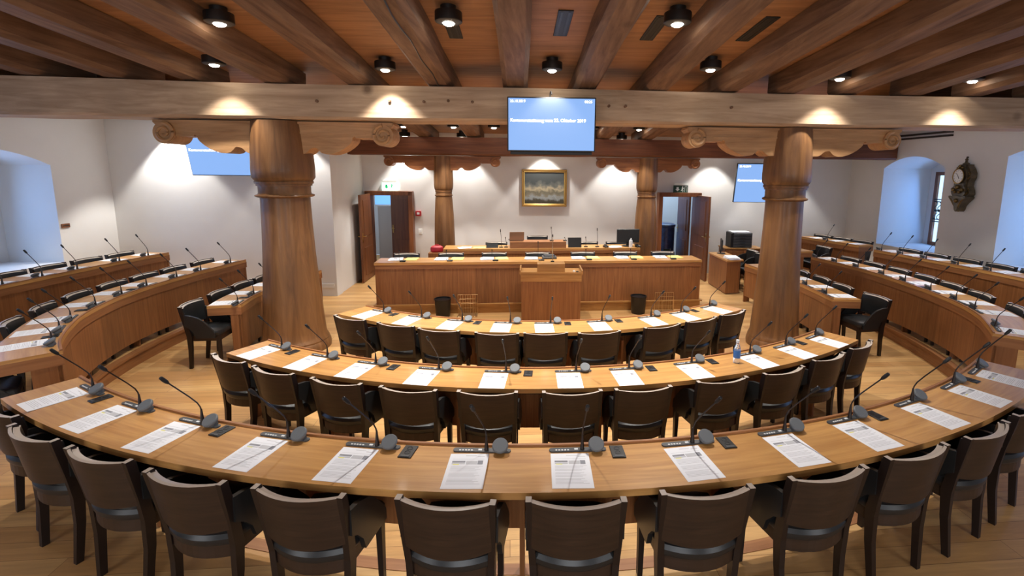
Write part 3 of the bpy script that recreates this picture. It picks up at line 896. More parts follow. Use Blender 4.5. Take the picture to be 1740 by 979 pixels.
R3 = [(-3.42, 2.78, 62), (-2.93, 2.50, 69), (-2.37, 2.30, 74), (-1.78, 2.12, 78), (-1.17, 2.02, 82), (-.47, 1.97, 86), (.13, 1.98, 91), (.76, 2.06, 97), (1.42, 2.2, 104), (2.02, 2.40, 109), (2.61, 2.63, 116), (3.14, 2.92, 121)]
fwdchair(R3, Z1, "dark wooden armchair at the front curved desk, %s from left", "armchairs along the front curved desk", path=r3, side=-1)
R2 = [(-2.86, 4.03, 64), (-2.32, 3.78, 69), (-1.7, 3.58, 76), (-1.09, 3.46, 82), (-.47, 3.42, 89), (.18, 3.44, 95), (.74, 3.51, 99), (1.42, 3.68, 104), (2.02, 3.88, 113), (2.59, 4.2, 118), (3.1, 4.53, 126)]
fwdchair(R2, 0, "dark wooden armchair tucked at the middle curved desk, %s from left", "armchairs along the middle curved desk", path=r2p, side=-1)
R1 = [(-2.29, 5.25, 66), (-1.69, 5.02, 73), (-1.18, 4.86, 80), (-.55, 4.77, 87), (-.04, 4.79, 93), (.53, 4.83, 101), (1.25, 5.06, 112), (1.76, 5.31, 118), (2.23, 5.60, 124)]
fwdchair(R1, 0, "dark wooden armchair tucked at the innermost curved desk, %s from left", "armchairs along the innermost curved desk", path=r1p, side=-1)
LAc = [(-4.80, 3.54, 43), (-5.28, 4.5, 34), (-5.52, 5.05, 25), (-5.67, 5.62, 14), (-5.73, 6.17, 6), (-5.75, 6.69, 1), (-5.74, 7.21, -1), (-5.72, 7.78, -4)]
fwdchair(LAc, Z1, "black leather armchair behind the long left step desk, %s from the front", "armchairs behind the long left desk", path=LA, side=1)
LBc = [(-7.08, 5.55, 2), (-7.03, 6.10, 0), (-7.03, 6.62, -1), (-7.02, 7.16, -2), (-6.98, 7.68, -4)]
fwdchair(LBc, Z2, "black leather armchair behind the outermost left desk, %s from the front", "armchairs behind the outermost left desk", path=LB, side=1)
LIc = [(-4.53, 5.82, 8), (-4.52, 6.43, 3), (-4.54, 6.94, 0), (-4.51, 7.43, -3)]
fwdchair(LIc, 0, "black leather armchair at the short left desk, %s from the front", "armchairs at the short left desk", path=LI, side=1, need=.52)
RAc = [(5.38, 5.35, 155), (5.58, 6.0, 168), (5.66, 6.53, 174), (5.70, 7.06, 178), (5.68, 7.60, -179), (5.60, 8.12, -176), (5.52, 8.63, -172)]
fwdchair(RAc, Z1, "black leather armchair behind the long right step desk, %s from the front", "armchairs behind the long right desk", path=RA, side=-1)
RBc = [(7.12, 6.84, 180), (7.08, 7.36, -176), (6.99, 7.87, -172), (6.88, 8.37, -171), (6.78, 8.87, -170)]
fwdchair(RBc, Z2, "black leather armchair behind the outermost right desk, %s from the front", "armchairs behind the outermost right desk", path=RB, side=-1)
RIc = [(4.57, 6.48, -172), (4.45, 7.13, -178), (4.42, 7.67, 180), (4.36, 8.22, -176)]
fwdchair(RIc, 0, "black leather armchair at the short right desk, %s from the front", "armchairs at the short right desk", path=RI, side=-1, need=.52)
PDc = [(6.63, 10.06, -159), (6.46, 10.50, -159), (6.29, 10.945, -159)]
fwdchair(PDc, Z2, "dark armchair at the small far right corner desk, %s from the front", "armchairs at the far corner desk", path=PD, side=-1)
put_chair(5.80, 9.98, -174, Z1, "lone black armchair drawn up at the desk right of the right pillar", None)
put_chair(4.50, 9.96, -170, 0, "black armchair with rounded back drawn away from the secretary desk", None)
put_chair(4.50, 10.46, -176, 0, "black armchair behind the secretary desk, beneath the drawer tower", None)
BN = [-2.46, -1.66, -.87, -.06, .80, 1.62, 2.36]
for k, x in enumerate(BN):
    p = fr(x, .62)
    put_chair(p[0], p[1], -90 + 5.76, Z1, "black leather armchair behind the long front bench, %s from left" % ORD[k], "armchairs behind the front bench")
b = MB(); b.box((*pf(-.1, 1.1), Z1 + .05), (1.0, .8, .1), TH, .004); struct(b.build("floor_dais", M["topx"]))
PN = [(-1.0, "left of the laptop"), (-.1, "behind the raised middle box"), (.98, "behind the small dark screen"), (1.62, "half hidden by the black monitor")]
for k, (x, w) in enumerate(PN):
    p = pf(x, .94 if k == 1 else .66)
    o = put_chair(p[0], p[1], -90 + 5.76, Z1 + (.1 if k == 1 else 0), "black armchair at the presiding bench, %s" % w, "armchairs at the presiding bench")

def mids(L, ks): return [((L[k][0] + L[k + 1][0]) / 2, (L[k][1] + L[k + 1][1]) / 2) for k in ks]
desk("curved_desk", "long honey brown curved desk in front, with the largest papers on it", r3, -1, W, .91, Z1, .42, mids(R3, (1, 3, 5, 7, 9)))
desk("curved_desk", "middle curved wooden desk between the two thick pillars, bottle on it", r2p, -1, W, .74, 0, .2, mids(R2, (1, 3, 5, 7, 9)))
desk("curved_desk", "innermost and shortest curved wooden desk, facing the lectern", r1p, -1, W, .74, 0, .2, mids(R1, (2, 5)))
desk("curved_desk", "long wooden desk on the step at left, bending towards the front desk", LA, 1, W, .91, Z1, .265, mids(LAc, (1, 3, 5)))
desk("curved_desk", "outermost wooden desk row at left, below the small wall plaque", LB, 1, W, 1.04, Z2, Z2 + .08, ())
desk("curved_desk", "short wooden desk at left, its far end behind the thickest pillar", LI, 1, .39, .74, 0, .12, (), end=.13)
desk("curved_desk", "long wooden desk on the step at right, bending towards the front desk", RA, -1, W, .91, Z1, .265, mids(RAc, (0, 2)))
desk("curved_desk", "outermost wooden desk row at right, below the ornate wall clock", RB, -1, W, 1.04, Z2, Z2 + .08, ())
desk("curved_desk", "short wooden desk passing behind the right thick pillar", RI, -1, .39, .74, 0, .12, (), end=.13)
desk("straight_desk", "short wooden desk glimpsed just right of the right pillar, beside a lone chair", RC, -1, W, .91, Z1, .30, ())
desk("straight_desk", "small wooden desk for three chairs in the far right corner", PD, -1, W, 1.04, Z2, Z2 + .02, ())


# ------------------------------------------------------------------ sheets, microphones, sockets
def sheet_proto():
    b = MB()
    b.face([(-.105, -.1485, 0), (.105, -.1485, 0), (.105, .1485, 0), (-.105, .1485, 0)])
    b.face([(-.105, -.1485, -.0008), (-.105, .1485, -.0008), (.105, .1485, -.0008), (.105, -.1485, -.0008)])
    def q(x0, x1, y0, y1, m):
        b.cur = m; b.face([(x0, y0, .0004), (x1, y0, .0004), (x1, y1, .0004), (x0, y1, .0004)])
    q(-.02, .04, .127, .131, 1); q(.045, .085, .118, .123, 1); q(-.085, .085, .098, .1, 1)
    q(-.085, -.015, .066, .082, 2); q(-.085, -.015, .052, .062, 1); q(-.078, -.045, .047, .055, 3)
    q(-.01, .05, .05, .082, 1); q(.052, .08, .05, .085, 2)
    for k in range(16):
        if k in (5, 10): continue
        q(-.085, .085 - .05 * ((k * 7) % 5) / 5, .034 - k * .0098, .0365 - k * .0098, 1)
    return b.build("agenda_sheet", [M["paper"], M["ink"], M["inkdark"], M["inkyellow"]], merge=False)
sheet0 = sheet_proto(); sheet_used = [False]
def put_sheet(x, y, z, a, label, group, jit=0.0):
    o = sheet0 if not sheet_used[0] else copy_tree(sheet0)
    sheet_used[0] = True
    o.location = (x, y, z + .0012); o.rotation_euler = (0, 0, a - PI / 2 + jit)
    tag(o, label, "paper", group)
def mic_proto():
    root = empty("conference_microphone")
    b = MB()
    ring = [(-.105 + .012 * (1 - math.cos(t)), .18 + .019 * math.sin(t)) for t in (-PI / 2, -PI / 4, 0, PI / 4, PI / 2)]
    poly = [(-.09 - .016 * math.cos(t), .018 * math.sin(t)) for t in [PI / 2 * (1 - k / 3) for k in range(7)]]
    poly = [(x, .18 + y) for x, y in poly] + [(.2 + .016 * math.cos(t), .18 + .018 * math.sin(t)) for t in [-PI / 2 + PI * k / 6 for k in range(7)]]
    b.prism(poly, 2, 0, .007)
    b.cur = 1
    for k in range(5): b.box((-.066 + k * .0165, .172, .0085), (.010, .007, .003))
    b.box((.045, .178, .0085), (.020, .012, .003))
    b.build("control_panel", [M["grey"], M["button"]], root)
    b = MB()
    rot = Matrix.Rotation(R(32), 3, "X")
    b.lathe([(.001, .006), (.040, .006), (.0435, .002), (.045, -.006), (.040, -.016), (.001, -.018)], 24, (.158, .168, .043), rot=rot)
    sp = b.build("speaker", M["greymesh"], root)
    b = MB(); b.lathe([(.034, 0), (.031, .016), (.02, .034), (.001, .036)], 16, (.158, .178, .0072)); b.build("speaker_foot", M["grey"], sp)
    st = MB()
    st.lathe([(.013, 0), (.012, .01), (.008, .05), (.005, .09), (.001, .091)], 12, (0, 0, 0))
    pts = [(0, 0, .05), (0, 0, .08), (0, -.004, .105), (0, -.016, .135), (0, -.05, .185), (0, -.1, .25), (0, -.148, .312)]
    st.tube(pts, .0042, 6)
    so = st.build("gooseneck", M["stem"], root, (.08, .18, .006))
    h = MB()
    h.tube([(0, -.140, .301), (0, -.147, .311), (0, -.16, .328), (0, -.172, .345), (0, -.1745, .349)], [.006, .0105, .0115, .010, .006], 10)
    h.build("microphone_head", M["blackmetal"], so)
    return root
mic0 = mic_proto(); mic_used = [False]
def put_mic(x, y, z, a, lean, label, group):
    o = mic0 if not mic_used[0] else copy_tree(mic0)
    mic_used[0] = True
    o.location = (x, y, z + .0005); o.rotation_euler = (0, 0, a - PI / 2)
    for ch in o.children:
        if ch.name.startswith("gooseneck"): ch.rotation_euler = (0, 0, lean)
    tag(o, label, "microphone", group)
def sock_proto():
    root = empty("desk_socket")
    b = MB(); b.box((0, 0, .003), (.076, .116, .006), 0, .002); b.build("plate", M["black"], root)
    for y in (.028, -.012):
        b = MB(); b.lathe([(.017, .0062), (.017, .0075), (.013, .0078), (.012, .0064), (.0005, .0063)], 14, (0, y, 0)); b.build("outlet", M["blackmetal"], root)
    b = MB(); b.box((0, -.045, .007), (.05, .014, .003)); b.build("data_port", M["grey"], root)
    return root
sock0 = sock_proto(); sock_used = [False]
def put_sock(x, y, z, a, label, group):
    o = sock0 if not sock_used[0] else copy_tree(sock0)
    sock_used[0] = True
    o.location = (x, y, z + .0005); o.rotation_euler = (0, 0, a - PI / 2)
    tag(o, label, "socket", group)
def unit(x, y, z, a, lean, what, k, socket, sheet=True, mic=True, cnt=None):
    """seat place: sheet, microphone unit, and maybe a socket; a = facing direction (radians)"""
    c, s = math.cos(a - PI / 2), math.sin(a - PI / 2)
    if sheet: put_sheet(x, y, z, a, "white printed agenda sheet on the %s, %s" % (what, cnt), "agenda sheets on the " + what, random.uniform(-.04, .04))
    if mic: put_mic(x, y, z, a, lean, "dark gooseneck microphone on the %s, %s" % (what, cnt), "microphones on the " + what)
    if socket is not None:
        lx, ly = .275, .15
        put_sock(x + lx * c - ly * s, y + lx * s + ly * c, z, a, "black socket plate in the %s, %s" % (what, socket), "socket plates in the " + what)

def arc_units(C, rad, pts, z, what, socks):
    ns = 0
    for k, (x, y) in enumerate(pts):
        ph = math.atan2(y - C[1], x - C[0])
        px, py = C[0] + rad * math.cos(ph), C[1] + rad * math.sin(ph)
        lean = max(-.6, min(.6, (x + .3) * .22))
        if C is C3: lean = (-.25, -.1, -.45, -.6, -.65, -.3, 0, .4, .35, .55, .6, .6, .6)[k]
        s = None
        if k in socks:
            s = ORD[ns] + " from left"; ns += 1
        unit(px, py, z, ph + PI, lean, what, k, s, cnt=ORD[k] + " from left")
arc_units(C3, 6.612, [(-3.34, 3.03), (-2.8, 2.78), (-2.25, 2.58), (-1.63, 2.41), (-1.07, 2.32), (-.43, 2.27), (.12, 2.31), (.78, 2.39), (1.4, 2.51), (1.91, 2.67), (2.51, 2.92), (3.06, 3.2), (3.52, 3.47)], .91, "front curved desk", (0, 2, 4, 6, 7, 9, 11))
arc_units(C2, 5.595, [(-2.75, 4.33), (-2.19, 4.09), (-1.68, 3.92), (-1.07, 3.81), (-.46, 3.75), (.17, 3.76), (.66, 3.83), (1.28, 3.98), (1.93, 4.24), (2.42, 4.45), (2.9, 4.76)], .74, "middle curved desk", (0, 2, 4, 6, 7, 9))
arc_units(C1, 4.185, [(-2.2, 5.56), (-1.65, 5.35), (-1.13, 5.19), (-.54, 5.13), (-.06, 5.12), (.57, 5.2), (1.22, 5.39), (1.66, 5.59), (2.15, 5.88)], .74, "innermost curved desk", (0, 2, 4, 5, 7))
def path_units(P, side, mics, z, what, socks, depth=.238, order="from the front", lean0=0.0, nosheet=(), nomic=()):
    N = outward(P, side)
    ns = 0
    for k, (mx, my) in enumerate(mics):
        i = min(range(len(P)), key=lambda j: (P[j][0] - mx) ** 2 + (P[j][1] - my) ** 2)
        n = N[i]
        a = math.atan2(-n[1], -n[0])
        rx, ry = math.cos(a - PI / 2), math.sin(a - PI / 2)
        t = (mx - P[i][0]) * rx + (my - P[i][1]) * ry
        x = P[i][0] + n[0] * depth + rx * (t - .08); y = P[i][1] + n[1] * depth + ry * (t - .08)
        s = None
        if k in socks:
            s = ORD[ns] + " " + order; ns += 1
        unit(x, y, z, a, lean0, what, k, s, k not in nosheet, k not in nomic, ORD[k] + " " + order)
path_units(LA, 1, [(-4.43, 4.07), (-4.7, 4.4), (-4.91, 4.75), (-5.17, 5.27), (-5.31, 5.77), (-5.38, 6.21), (-5.4, 6.75), (-5.38, 7.22), (-5.36, 7.85)], .91, "long left desk", (1, 3, 5), lean0=.25)
path_units(LB, 1, [(-6.6, 5.68), (-6.66, 6.15), (-6.62, 6.61), (-6.68, 7.25), (-6.6, 7.73)], 1.04, "outermost left desk", (), lean0=.1)
path_units(LI, 1, [(-3.99, 6.0), (-4.14, 6.48), (-4.15, 6.97)], .74, "short left desk", (1,), depth=.238, lean0=.2)
path_units(RA, -1, [(4.64, 4.78), (5.05, 5.42), (5.19, 5.84), (5.31, 6.36), (5.3, 6.9), (5.3, 7.39), (5.26, 7.96), (5.2, 8.45), (5.1, 8.9)], .91, "long right desk", (1, 3), lean0=-.25)
path_units(RB, -1, [(6.79, 7.11), (6.75, 7.62), (6.64, 8.16), (6.52, 8.6), (6.33, 9.0)], 1.04, "outermost right desk", (), lean0=-.1)
path_units(RI, -1, [(4.06, 6.78), (4.05, 7.35), (4.05, 7.9)], .74, "short right desk", (0,), depth=.238, lean0=-.2)
path_units(PD, -1, [(6.27, 9.95), (6.1, 10.4), (5.95, 10.85)], 1.04, "far right corner desk", (), nomic=(0, 2))
# front bench: papers, yellow folders, small microphones
for k, x in enumerate(BN):
    x += .02
    p = fr(x - .15, .30); q = fr(x + (.12 if k != 3 else .17), .30)
    b = MB()
    for j in range(3): b.box((random.uniform(-.02, .02), random.uniform(-.01, .01), .002 + .004 * j), (.21, .26, .003), random.uniform(-.2, .2))
    if True:
        b.cur = 1
        for j in range(3): b.box((0.02 * j - .03, .02, .0145), (.012, .12, .001), .3)
    tag(b.build("paper_pile", [M["paper"], M["inkdark"]], None, (*p, .91), (0, 0, TH)), "white paper pile on the long front bench, %s from left" % ORD[k], "paper piles on the front bench")
    if k != 3:
        b = MB(); b.box((0, 0, .004), (.22, .27, .008), random.uniform(-.1, .1)); b.box((.005, .004, .010), (.20, .25, .003), random.uniform(-.1, .1))
        tag(b.build("yellow_folder", M["yellowpaper"], None, (*q, .91), (0, 0, TH)), "pale yellow folder on the long front bench, %s from left" % (ORD[k if k < 3 else k - 1]), "yellow folders on the front bench")
    else:
        b = MB(); b.box((0, 0, .02), (.26, .2, .04), 0, .008); b.box((0, 0.02, .05), (.2, .12, .03), .1, .008)
        tag(b.build("document_case", M["grey"], None, (*q, .91), (0, 0, TH)), "grey flat case on the long front bench, above the lectern", "case")
    root = empty("bench_microphone", (*fr(x - .05, .06), .9105), TH)
    tag(root, "thin black microphone with foot on the long front bench, %s from left" % ORD[k], "microphone", "microphones on the front bench")
    b = MB(); b.box((.06, .02, .012), (.10, .06, .024), 0, .006); b.build("foot", M["black"], root)
    b = MB(); hgt = .34 if k == 3 else .2
    b.tube([(0, .02, .02), (0, .02, hgt * .6), (0, .04, hgt * .9)], .0045, 6); o = b.build("stem", M["stem"], root)
    b = MB(); b.tube([(0, .04, hgt * .9), (0, .045, hgt)], .009, 8); b.build("microphone_head", M["black"], o)

# ------------------------------------------------------------------ things on the presiding bench
def ptz(x, y, z): return (*pf(x, y), z)
root = empty("laptop", ptz(-.58, .2, 1.056), TH + .1); tag(root, "open laptop with bronze lid standing on the raised middle box", "laptop")
b = MB(); b.box((0, .12, .008), (.30, .20, .016), 0, .004); b.build("base", M["grey"], root)
b = MB(); b.prism([(-.012, .012), (-.055, .19), (-.047, .193), (0, .014)], 0, -.15, .15); b.build("lid", M["laptop"], root)
root = empty("tablet_screen", ptz(.62, .12, .926), TH); tag(root, "small dark tilted screen right of the raised middle box", "screen")
b = MB(); b.prism([(-.02, .0), (.04, .2), (.055, .2), (.0, .0)], 0, -.14, .14); b.build("panel", M["black"], root)
b = MB(); b.box((0, .06, .006), (.2, .14, .012), 0, .003); b.build("stand", M["blackmetal"], root)
root = empty("tablet_screen", ptz(-1.08, .12, .926), TH); tag(root, "small dark tilted screen on the left half of the presiding bench", "screen")
b = MB(); b.prism([(-.02, .0), (.03, .1), (.042, .1), (.0, .0)], 0, -.12, .12); b.build("panel", M["black"], root)
b = MB(); b.box((0, .06, .006), (.2, .14, .012), 0, .003); b.build("stand", M["blackmetal"], root)
root = empty("computer_monitor", ptz(1.78, .26, .926), TH - .05); tag(root, "black computer monitor at the right end of the presiding bench", "monitor")
b = MB(); b.box((0, 0, .22), (.48, .045, .29), 0, .01); b.build("housing", M["black"], root)
b = MB(); b.box((0, .024, .22), (.44, .004, .25)); b.build("screen_panel", M["blackmetal"], root)
b = MB(); b.box((0, .01, .06), (.06, .03, .12)); b.lathe([(.12, 0), (.12, .012), (.02, .02), (.001, .02)], 20); b.build("stand", M["black"], root)
root = empty("soap_dispenser", ptz(1.80, .10, .926), TH); tag(root, "white pump dispenser standing before the black monitor", "dispenser")
b = MB(); b.lathe([(.036, 0), (.036, .13), (.03, .15), (.014, .158), (.014, .18), (.001, .181)], 16); b.build("body", M["button"], root)
b = MB(); b.box((0, -.02, .185), (.012, .05, .012)); b.build("nozzle", M["button"], root)
for k, (x, m, lb) in enumerate(((1.27, "black", "small black object on the presiding bench, left of the papers"), (1.95, "black", "black desk telephone at the right end of the presiding bench"))):
    b = MB(); b.box((0, 0, .02), (.09, .12, .04), .2, .01); b.box((0, .02, .045), (.03, .11, .02), .2, .006)
    tag(b.build("desk_telephone", M[m], None, ptz(x, .1, .926), (0, 0, TH)), lb, "telephone")
for k, (x, lb) in enumerate(((1.46, "white loose paper sheets beside the black monitor"), (-1.66, "white and yellow papers at the left end of the presiding bench"))):
    b = MB(); b.box((0, 0, .003), (.22, .2, .004), .3); b.box((.05, .02, .007), (.21, .2, .003), -.1)
    if k == 1:
        b.cur = 1; b.box((.32, 0, .004), (.24, .2, .006), .05)
    tag(b.build("paper_pile", [M["paper"], M["yellowpaper"]], None, ptz(x, .14, .926), (0, 0, TH)), lb, "paper")
for k, (x, z, hgt, lb) in enumerate(((-.90, .926, .38, "tall thin microphone beside the small dark screen at left"), (-.80, .926, .22, "short thin microphone left of the laptop"), (.14, 1.056, .3, "tall thin microphone rising from the raised middle box"), (.42, 1.056, .08, "tiny microphone at the right edge of the raised middle box"), (.86, .926, .22, "short thin microphone right of the small tilted screen"), (1.1, .926, .40, "tallest thin microphone left of the black monitor"))):
    root = empty("bench_microphone", ptz(x, .16, z), TH); tag(root, lb, "microphone", "microphones on the presiding bench")
    b = MB(); b.box((0, 0, .01), (.08, .05, .02), 0, .005); b.build("foot", M["black"], root)
    b = MB(); b.tube([(0, 0, .015), (0.005, 0, hgt * .5), (-.01, -.02, hgt * .88)], .0045, 6); o = b.build("stem", M["stem"], root)
    b = MB(); b.tube([(-.01, -.02, hgt * .86), (-.013, -.026, hgt)], .009, 8); b.build("microphone_head", M["black"], o)
b = MB(); b.smooth = True
b.lathe([(.11, 0), (.13, .02), (.132, .06), (.12, .1), (.08, .125), (.001, .13)], 24, sx=1.0, sy=.8)
o = b.build("red_case", M["redcloth"], None, ptz(-2.2, .2, .841), (0, 0, TH)); tag(o, "rounded red case on the side shelf left of the presiding bench", "case")
b = MB(); b.tube([(-.04, 0, .125), (-.03, 0, .15), (.03, 0, .15), (.04, 0, .125)], .008, 6); b.build("handle", M["redcloth"], o)

# lectern microphone, small items on the tray
root = empty("lectern_microphone", (LX + .02, LY + .27, .958), 0); tag(root, "tall thin gooseneck microphone rising behind the lectern's reading board", "microphone")
b = MB(); b.box((0, 0, .008), (.06, .05, .016), 0, .004); b.build("foot", M["black"], root)
b = MB(); b.tube([(0, 0, .01), (0, 0, .3), (0, -.03, .44)], .005, 6); o = b.build("stem", M["chrome"], root)
b = MB(); b.tube([(0, -.028, .43), (0, -.036, .47)], .01, 8); b.build("microphone_head", M["black"], o)
b = MB(); b.lathe([(.02, 0), (.02, .03), (.012, .035), (.001, .036)], 12)
tag(b.build("white_cap", M["button"], None, (LX + .38, LY + .1, .813)), "small round white cap lying in the right corner of the lectern tray", "cap")
b = MB(); b.box((0, 0, .01), (.04, .03, .02), .3, .004)
tag(b.build("black_clip", M["black"], None, (LX + .435, LY + .12, .813)), "tiny black clip lying beside the white cap in the lectern tray", "clip")
root = empty("computer_monitor", (3.78, 10.45, .7205), R(75)); tag(root, "dark flat monitor standing edge-on at the far end of the secretary desk", "monitor")
b = MB(); b.box((0, 0, .2), (.36, .03, .24), 0, .006); b.build("housing", M["black"], root)
b = MB(); b.box((0, .01, .05), (.05, .02, .1)); b.lathe([(.09, 0), (.09, .01), (.02, .016), (.001, .016)], 16); b.build("stand", M["black"], root)
# bottle on the middle desk
root = empty("water_bottle", (1.72, 4.19, .7405)); tag(root, "clear plastic water bottle with blue label on the middle curved desk", "bottle")
b = MB(); b.lathe([(.028, 0), (.031, .006), (.031, .05), (.0295, .07), (.031, .09), (.031, .125), (.024, .155), (.013, .18), (.012, .195)], 24); b.build("body", M["glassy"], root)
b = MB(); b.lathe([(.0315, .05), (.0318, .052), (.0318, .118), (.0315, .12)], 24); b.build("label_band", M["water"], root)
b = MB(); b.lathe([(.0145, .193), (.0148, .195), (.0148, .215), (.013, .218), (.001, .218)], 16); b.build("cap", M["button"], root)

# waste bins and wire racks
for x, y, lb in ((-1.83, 7.93, "black round waste bin left of the lectern"), (1.57, 8.24, "black round waste bin right of the lectern")):
    root = empty("waste_bin", (x, y, 0)); tag(root, lb, "waste bin", "waste bins in front of the bench")
    b = MB(); b.lathe([(.115, 0), (.12, .01), (.135, .30), (.128, .30), (.112, .02), (.001, .02)], 28); b.build("body", M["black"], root)
    b = MB(); b.lathe([(.134, .295), (.143, .297), (.143, .315), (.128, .315), (.128, .296)], 28); b.build("rim", M["blackmetal"], root)
for x, y, lb in ((-1.42, 7.99, "gold wire rack beside the left waste bin"), (2.07, 8.28, "gold wire rack beside the right waste bin")):
    root = empty("wire_rack", (x, y, 0), TH); tag(root, lb, "rack", "wire racks in front of the bench")
    w, d, h = .34, .22, .34
    b = MB()
    for yy in (-d / 2, 0, d / 2):
        hh = h * (1 if yy > 0 else .86 if yy == 0 else .72); ww = w * (1 if yy > 0 else .8 if yy == 0 else .6)
        b.tube([(-ww / 2, yy, 0.01), (-ww / 2, yy, hh), (ww / 2, yy, hh), (ww / 2, yy, 0.01)], .005, 6)
    b.build("hoops", M["wire"], root)
    b = MB()
    for k in range(9):
        xx = -w / 2 + w * k / 8
        b.tube([(xx, d / 2, .01), (xx, d / 2, h)], .003, 5)
    for zz in (.1, .2): b.tube([(-w / 2, d / 2, zz), (w / 2, d / 2, zz)], .003, 5)
    b.build("back_wires", M["wire"], root)
    b = MB(); b.box((0, 0, .008), (w, d, .012), 0, .003); b.build("base_tray", M["wire"], root)

# ------------------------------------------------------------------ screens
def text_child(parent, txt, size, loc, rot, mat):
    cu = bpy.data.curves.new("lettering", "FONT"); cu.body = txt; cu.size = size; cu.extrude = 0.0005
    cu.offset = size * 0.012
    cu.materials.append(mat)
    tmp = bpy.data.objects.new("tmp", cu); col.objects.link(tmp)
    bpy.context.view_layer.update()
    me = bpy.data.meshes.new_from_object(tmp.evaluated_get(bpy.context.evaluated_depsgraph_get()))
    bpy.data.objects.remove(tmp)
    me.name = "lettering"
    o = bpy.data.objects.new("lettering", me); col.objects.link(o)
    o.parent = parent; o.location = loc; o.rotation_euler = rot
    return o
def display(loc, w, h, rz, tilt, label, hanger):
    root = empty("display_screen", loc); root.rotation_euler = (tilt, 0, rz)
    tag(root, label, "screen")
    b = MB(); b.box((0, .03, 0), (w + .03, .05, h + .03), 0, .006); b.build("housing", M["black"], root)
    b = MB(); b.box((0, .002, 0), (w, .008, h)); b.build("screen_panel", M["screenglow"], root)
    rt = (PI / 2, 0, 0)
    text_child(root, "23.10.2019", h * .068, (-w / 2 + w * .02, -.004, h * .42), rt, M["lettering"])
    text_child(root, "08:25", h * .068, (w / 2 - w * .12, -.004, h * .42), rt, M["lettering"])
    t = text_child(root, "Kantonsratssitzung vom 23. Oktober 2019", h * .088, (-w / 2 + w * .02, -.004, h * .05), rt, M["lettering"])
    xs = [v.co.x for v in t.data.vertices]; t.scale = (w * .875 / (max(xs) - min(xs)), 1, 1)
    if hanger == "bar":
        b = MB(); b.box((0, .04, -h / 2 - .035), (w * .96, .05, .04), 0, .006); b.build("lower_bar", M["blackmetal"], root)
        b = MB(); b.tube([(-.02, .06, h / 2 + .01), (-.02, .06, h / 2 + .07), (-.01, .03, h / 2 + .09), (0, .03, h / 2 + .05)], .008, 6); b.build("cable_loop", M["black"], root)
        b = MB(); b.box((0, .10, h * .25), (.2, .12, .12)); b.build("wall_mount", M["blackmetal"], root)
    else:
        b = MB(); b.tube([(0, .08, 0), (0, .16, h * .3), (0, .16, hanger)], .02, 8); b.box((0, .07, 0), (.2, .05, .2)); b.build("ceiling_mount", M["blackmetal"], root)
    return root
display((0.0, 6.02, 3.035), 1.055, .62, R(1.5), R(1), "large blue display screen hung on the pale main beam in the centre", "bar")
display((-5.88, 8.80, 2.74), 1.40, .78, R(0), R(11), "blue display screen hanging at left, partly behind the thickest pillar", .42)
display((4.90, 10.95, 2.26), 1.40, .86, R(0), R(9), "blue display screen hanging at right, partly behind the right pillar", 1.0)

# ------------------------------------------------------------------ back wall things
def on_back(x, z, d=0.0): return (x, yb(x) - d, z)
BWA = math.atan(.06)
root = empty("framed_painting", on_back(-.158, 2.09, .0), BWA); tag(root, "gilt framed landscape painting lit from above on the back wall", "painting")
def frame_mb(w, h, t, d0, d1):
    b = MB()
    for (cx, cz, sx, sz) in ((0, h / 2 - t / 2, w, t), (0, -h / 2 + t / 2, w, t), (-w / 2 + t / 2, 0, t, h - 2 * t), (w / 2 - t / 2, 0, t, h - 2 * t)):
        b.box((cx, -(d0 + d1) / 2, cz), (sx, d1 - d0, sz), 0, .008)
    return b
frame_mb(1.07, .88, .045, 0, .05).build("outer_frame", M["gold"], root)
frame_mb(.99, .80, .03, 0, .035).build("inner_frame", M["brass"], root)
b = MB(); b.face([(-.47, -.02, -.375), (.47, -.02, -.375), (.47, -.02, .375), (-.47, -.02, .375)], [(0, 0), (1.25, 0), (1.25, 1), (0, 1)])
b.box((0, -.01, 0), (.94, .016, .75)); b.build("canvas", M["canvas"], root)

def door_frame(parent, x0, x1, zt, nm="door_frame"):
    b = MB()
    for xx in (x0 + .045, x1 - .045): b.box((xx, yb(xx) - .01, zt / 2), (.10, .36, zt), BWA, .006)
    xm = (x0 + x1) / 2
    b.box((xm, yb(xm) - .01, zt - .04), (x1 - x0, .36, .10), BWA, .006)
    return b.build(nm, M["doorframe"], parent)
def door_leaf(parent, hinge, ang, w, h, handle_side, panels=True):
    """leaf in local coords along +x from the hinge"""
    root = empty("leaf", (hinge[0], hinge[1], 0.01), ang); root.parent = parent
    b = MB(); b.box((w / 2, 0, h / 2), (w, .045, h), 0, .004)
    for zc_, zh in ((.45, .62), (h - .52, .8)):
        for s in (-1, 1):
            b.box((w / 2, s * .026, zc_), (w * .62, .012, zh), 0, .005)
    o = b.build("door_board", M["door"], root)
    b = MB()
    for s in (-1, 1):
        b.tube([(w - .07, s * .022, 1.02), (w - .07, s * .07, 1.02), (w - .19, s * .07, 1.02)], .009, 8)
        b.box((w - .07, s * .026, 1.0), (.035, .008, .2), 0, .003)
    b.build("handle", M["brass"], root)
    return root
d1 = empty("door_1", (0, 0, 0)); struct(d1)
door_frame(d1, -4.30, -3.23, 1.99)
door_leaf(d1, (-4.20, yb(-4.2) - .05), R(-85), .90, 1.93, 1)
d2 = empty("door_2", (0, 0, 0)); struct(d2)
door_frame(d2, 2.58, 3.61, 2.0)
door_leaf(d2, (3.52, yb(3.52) - .05), R(-86), .88, 1.94, 1)
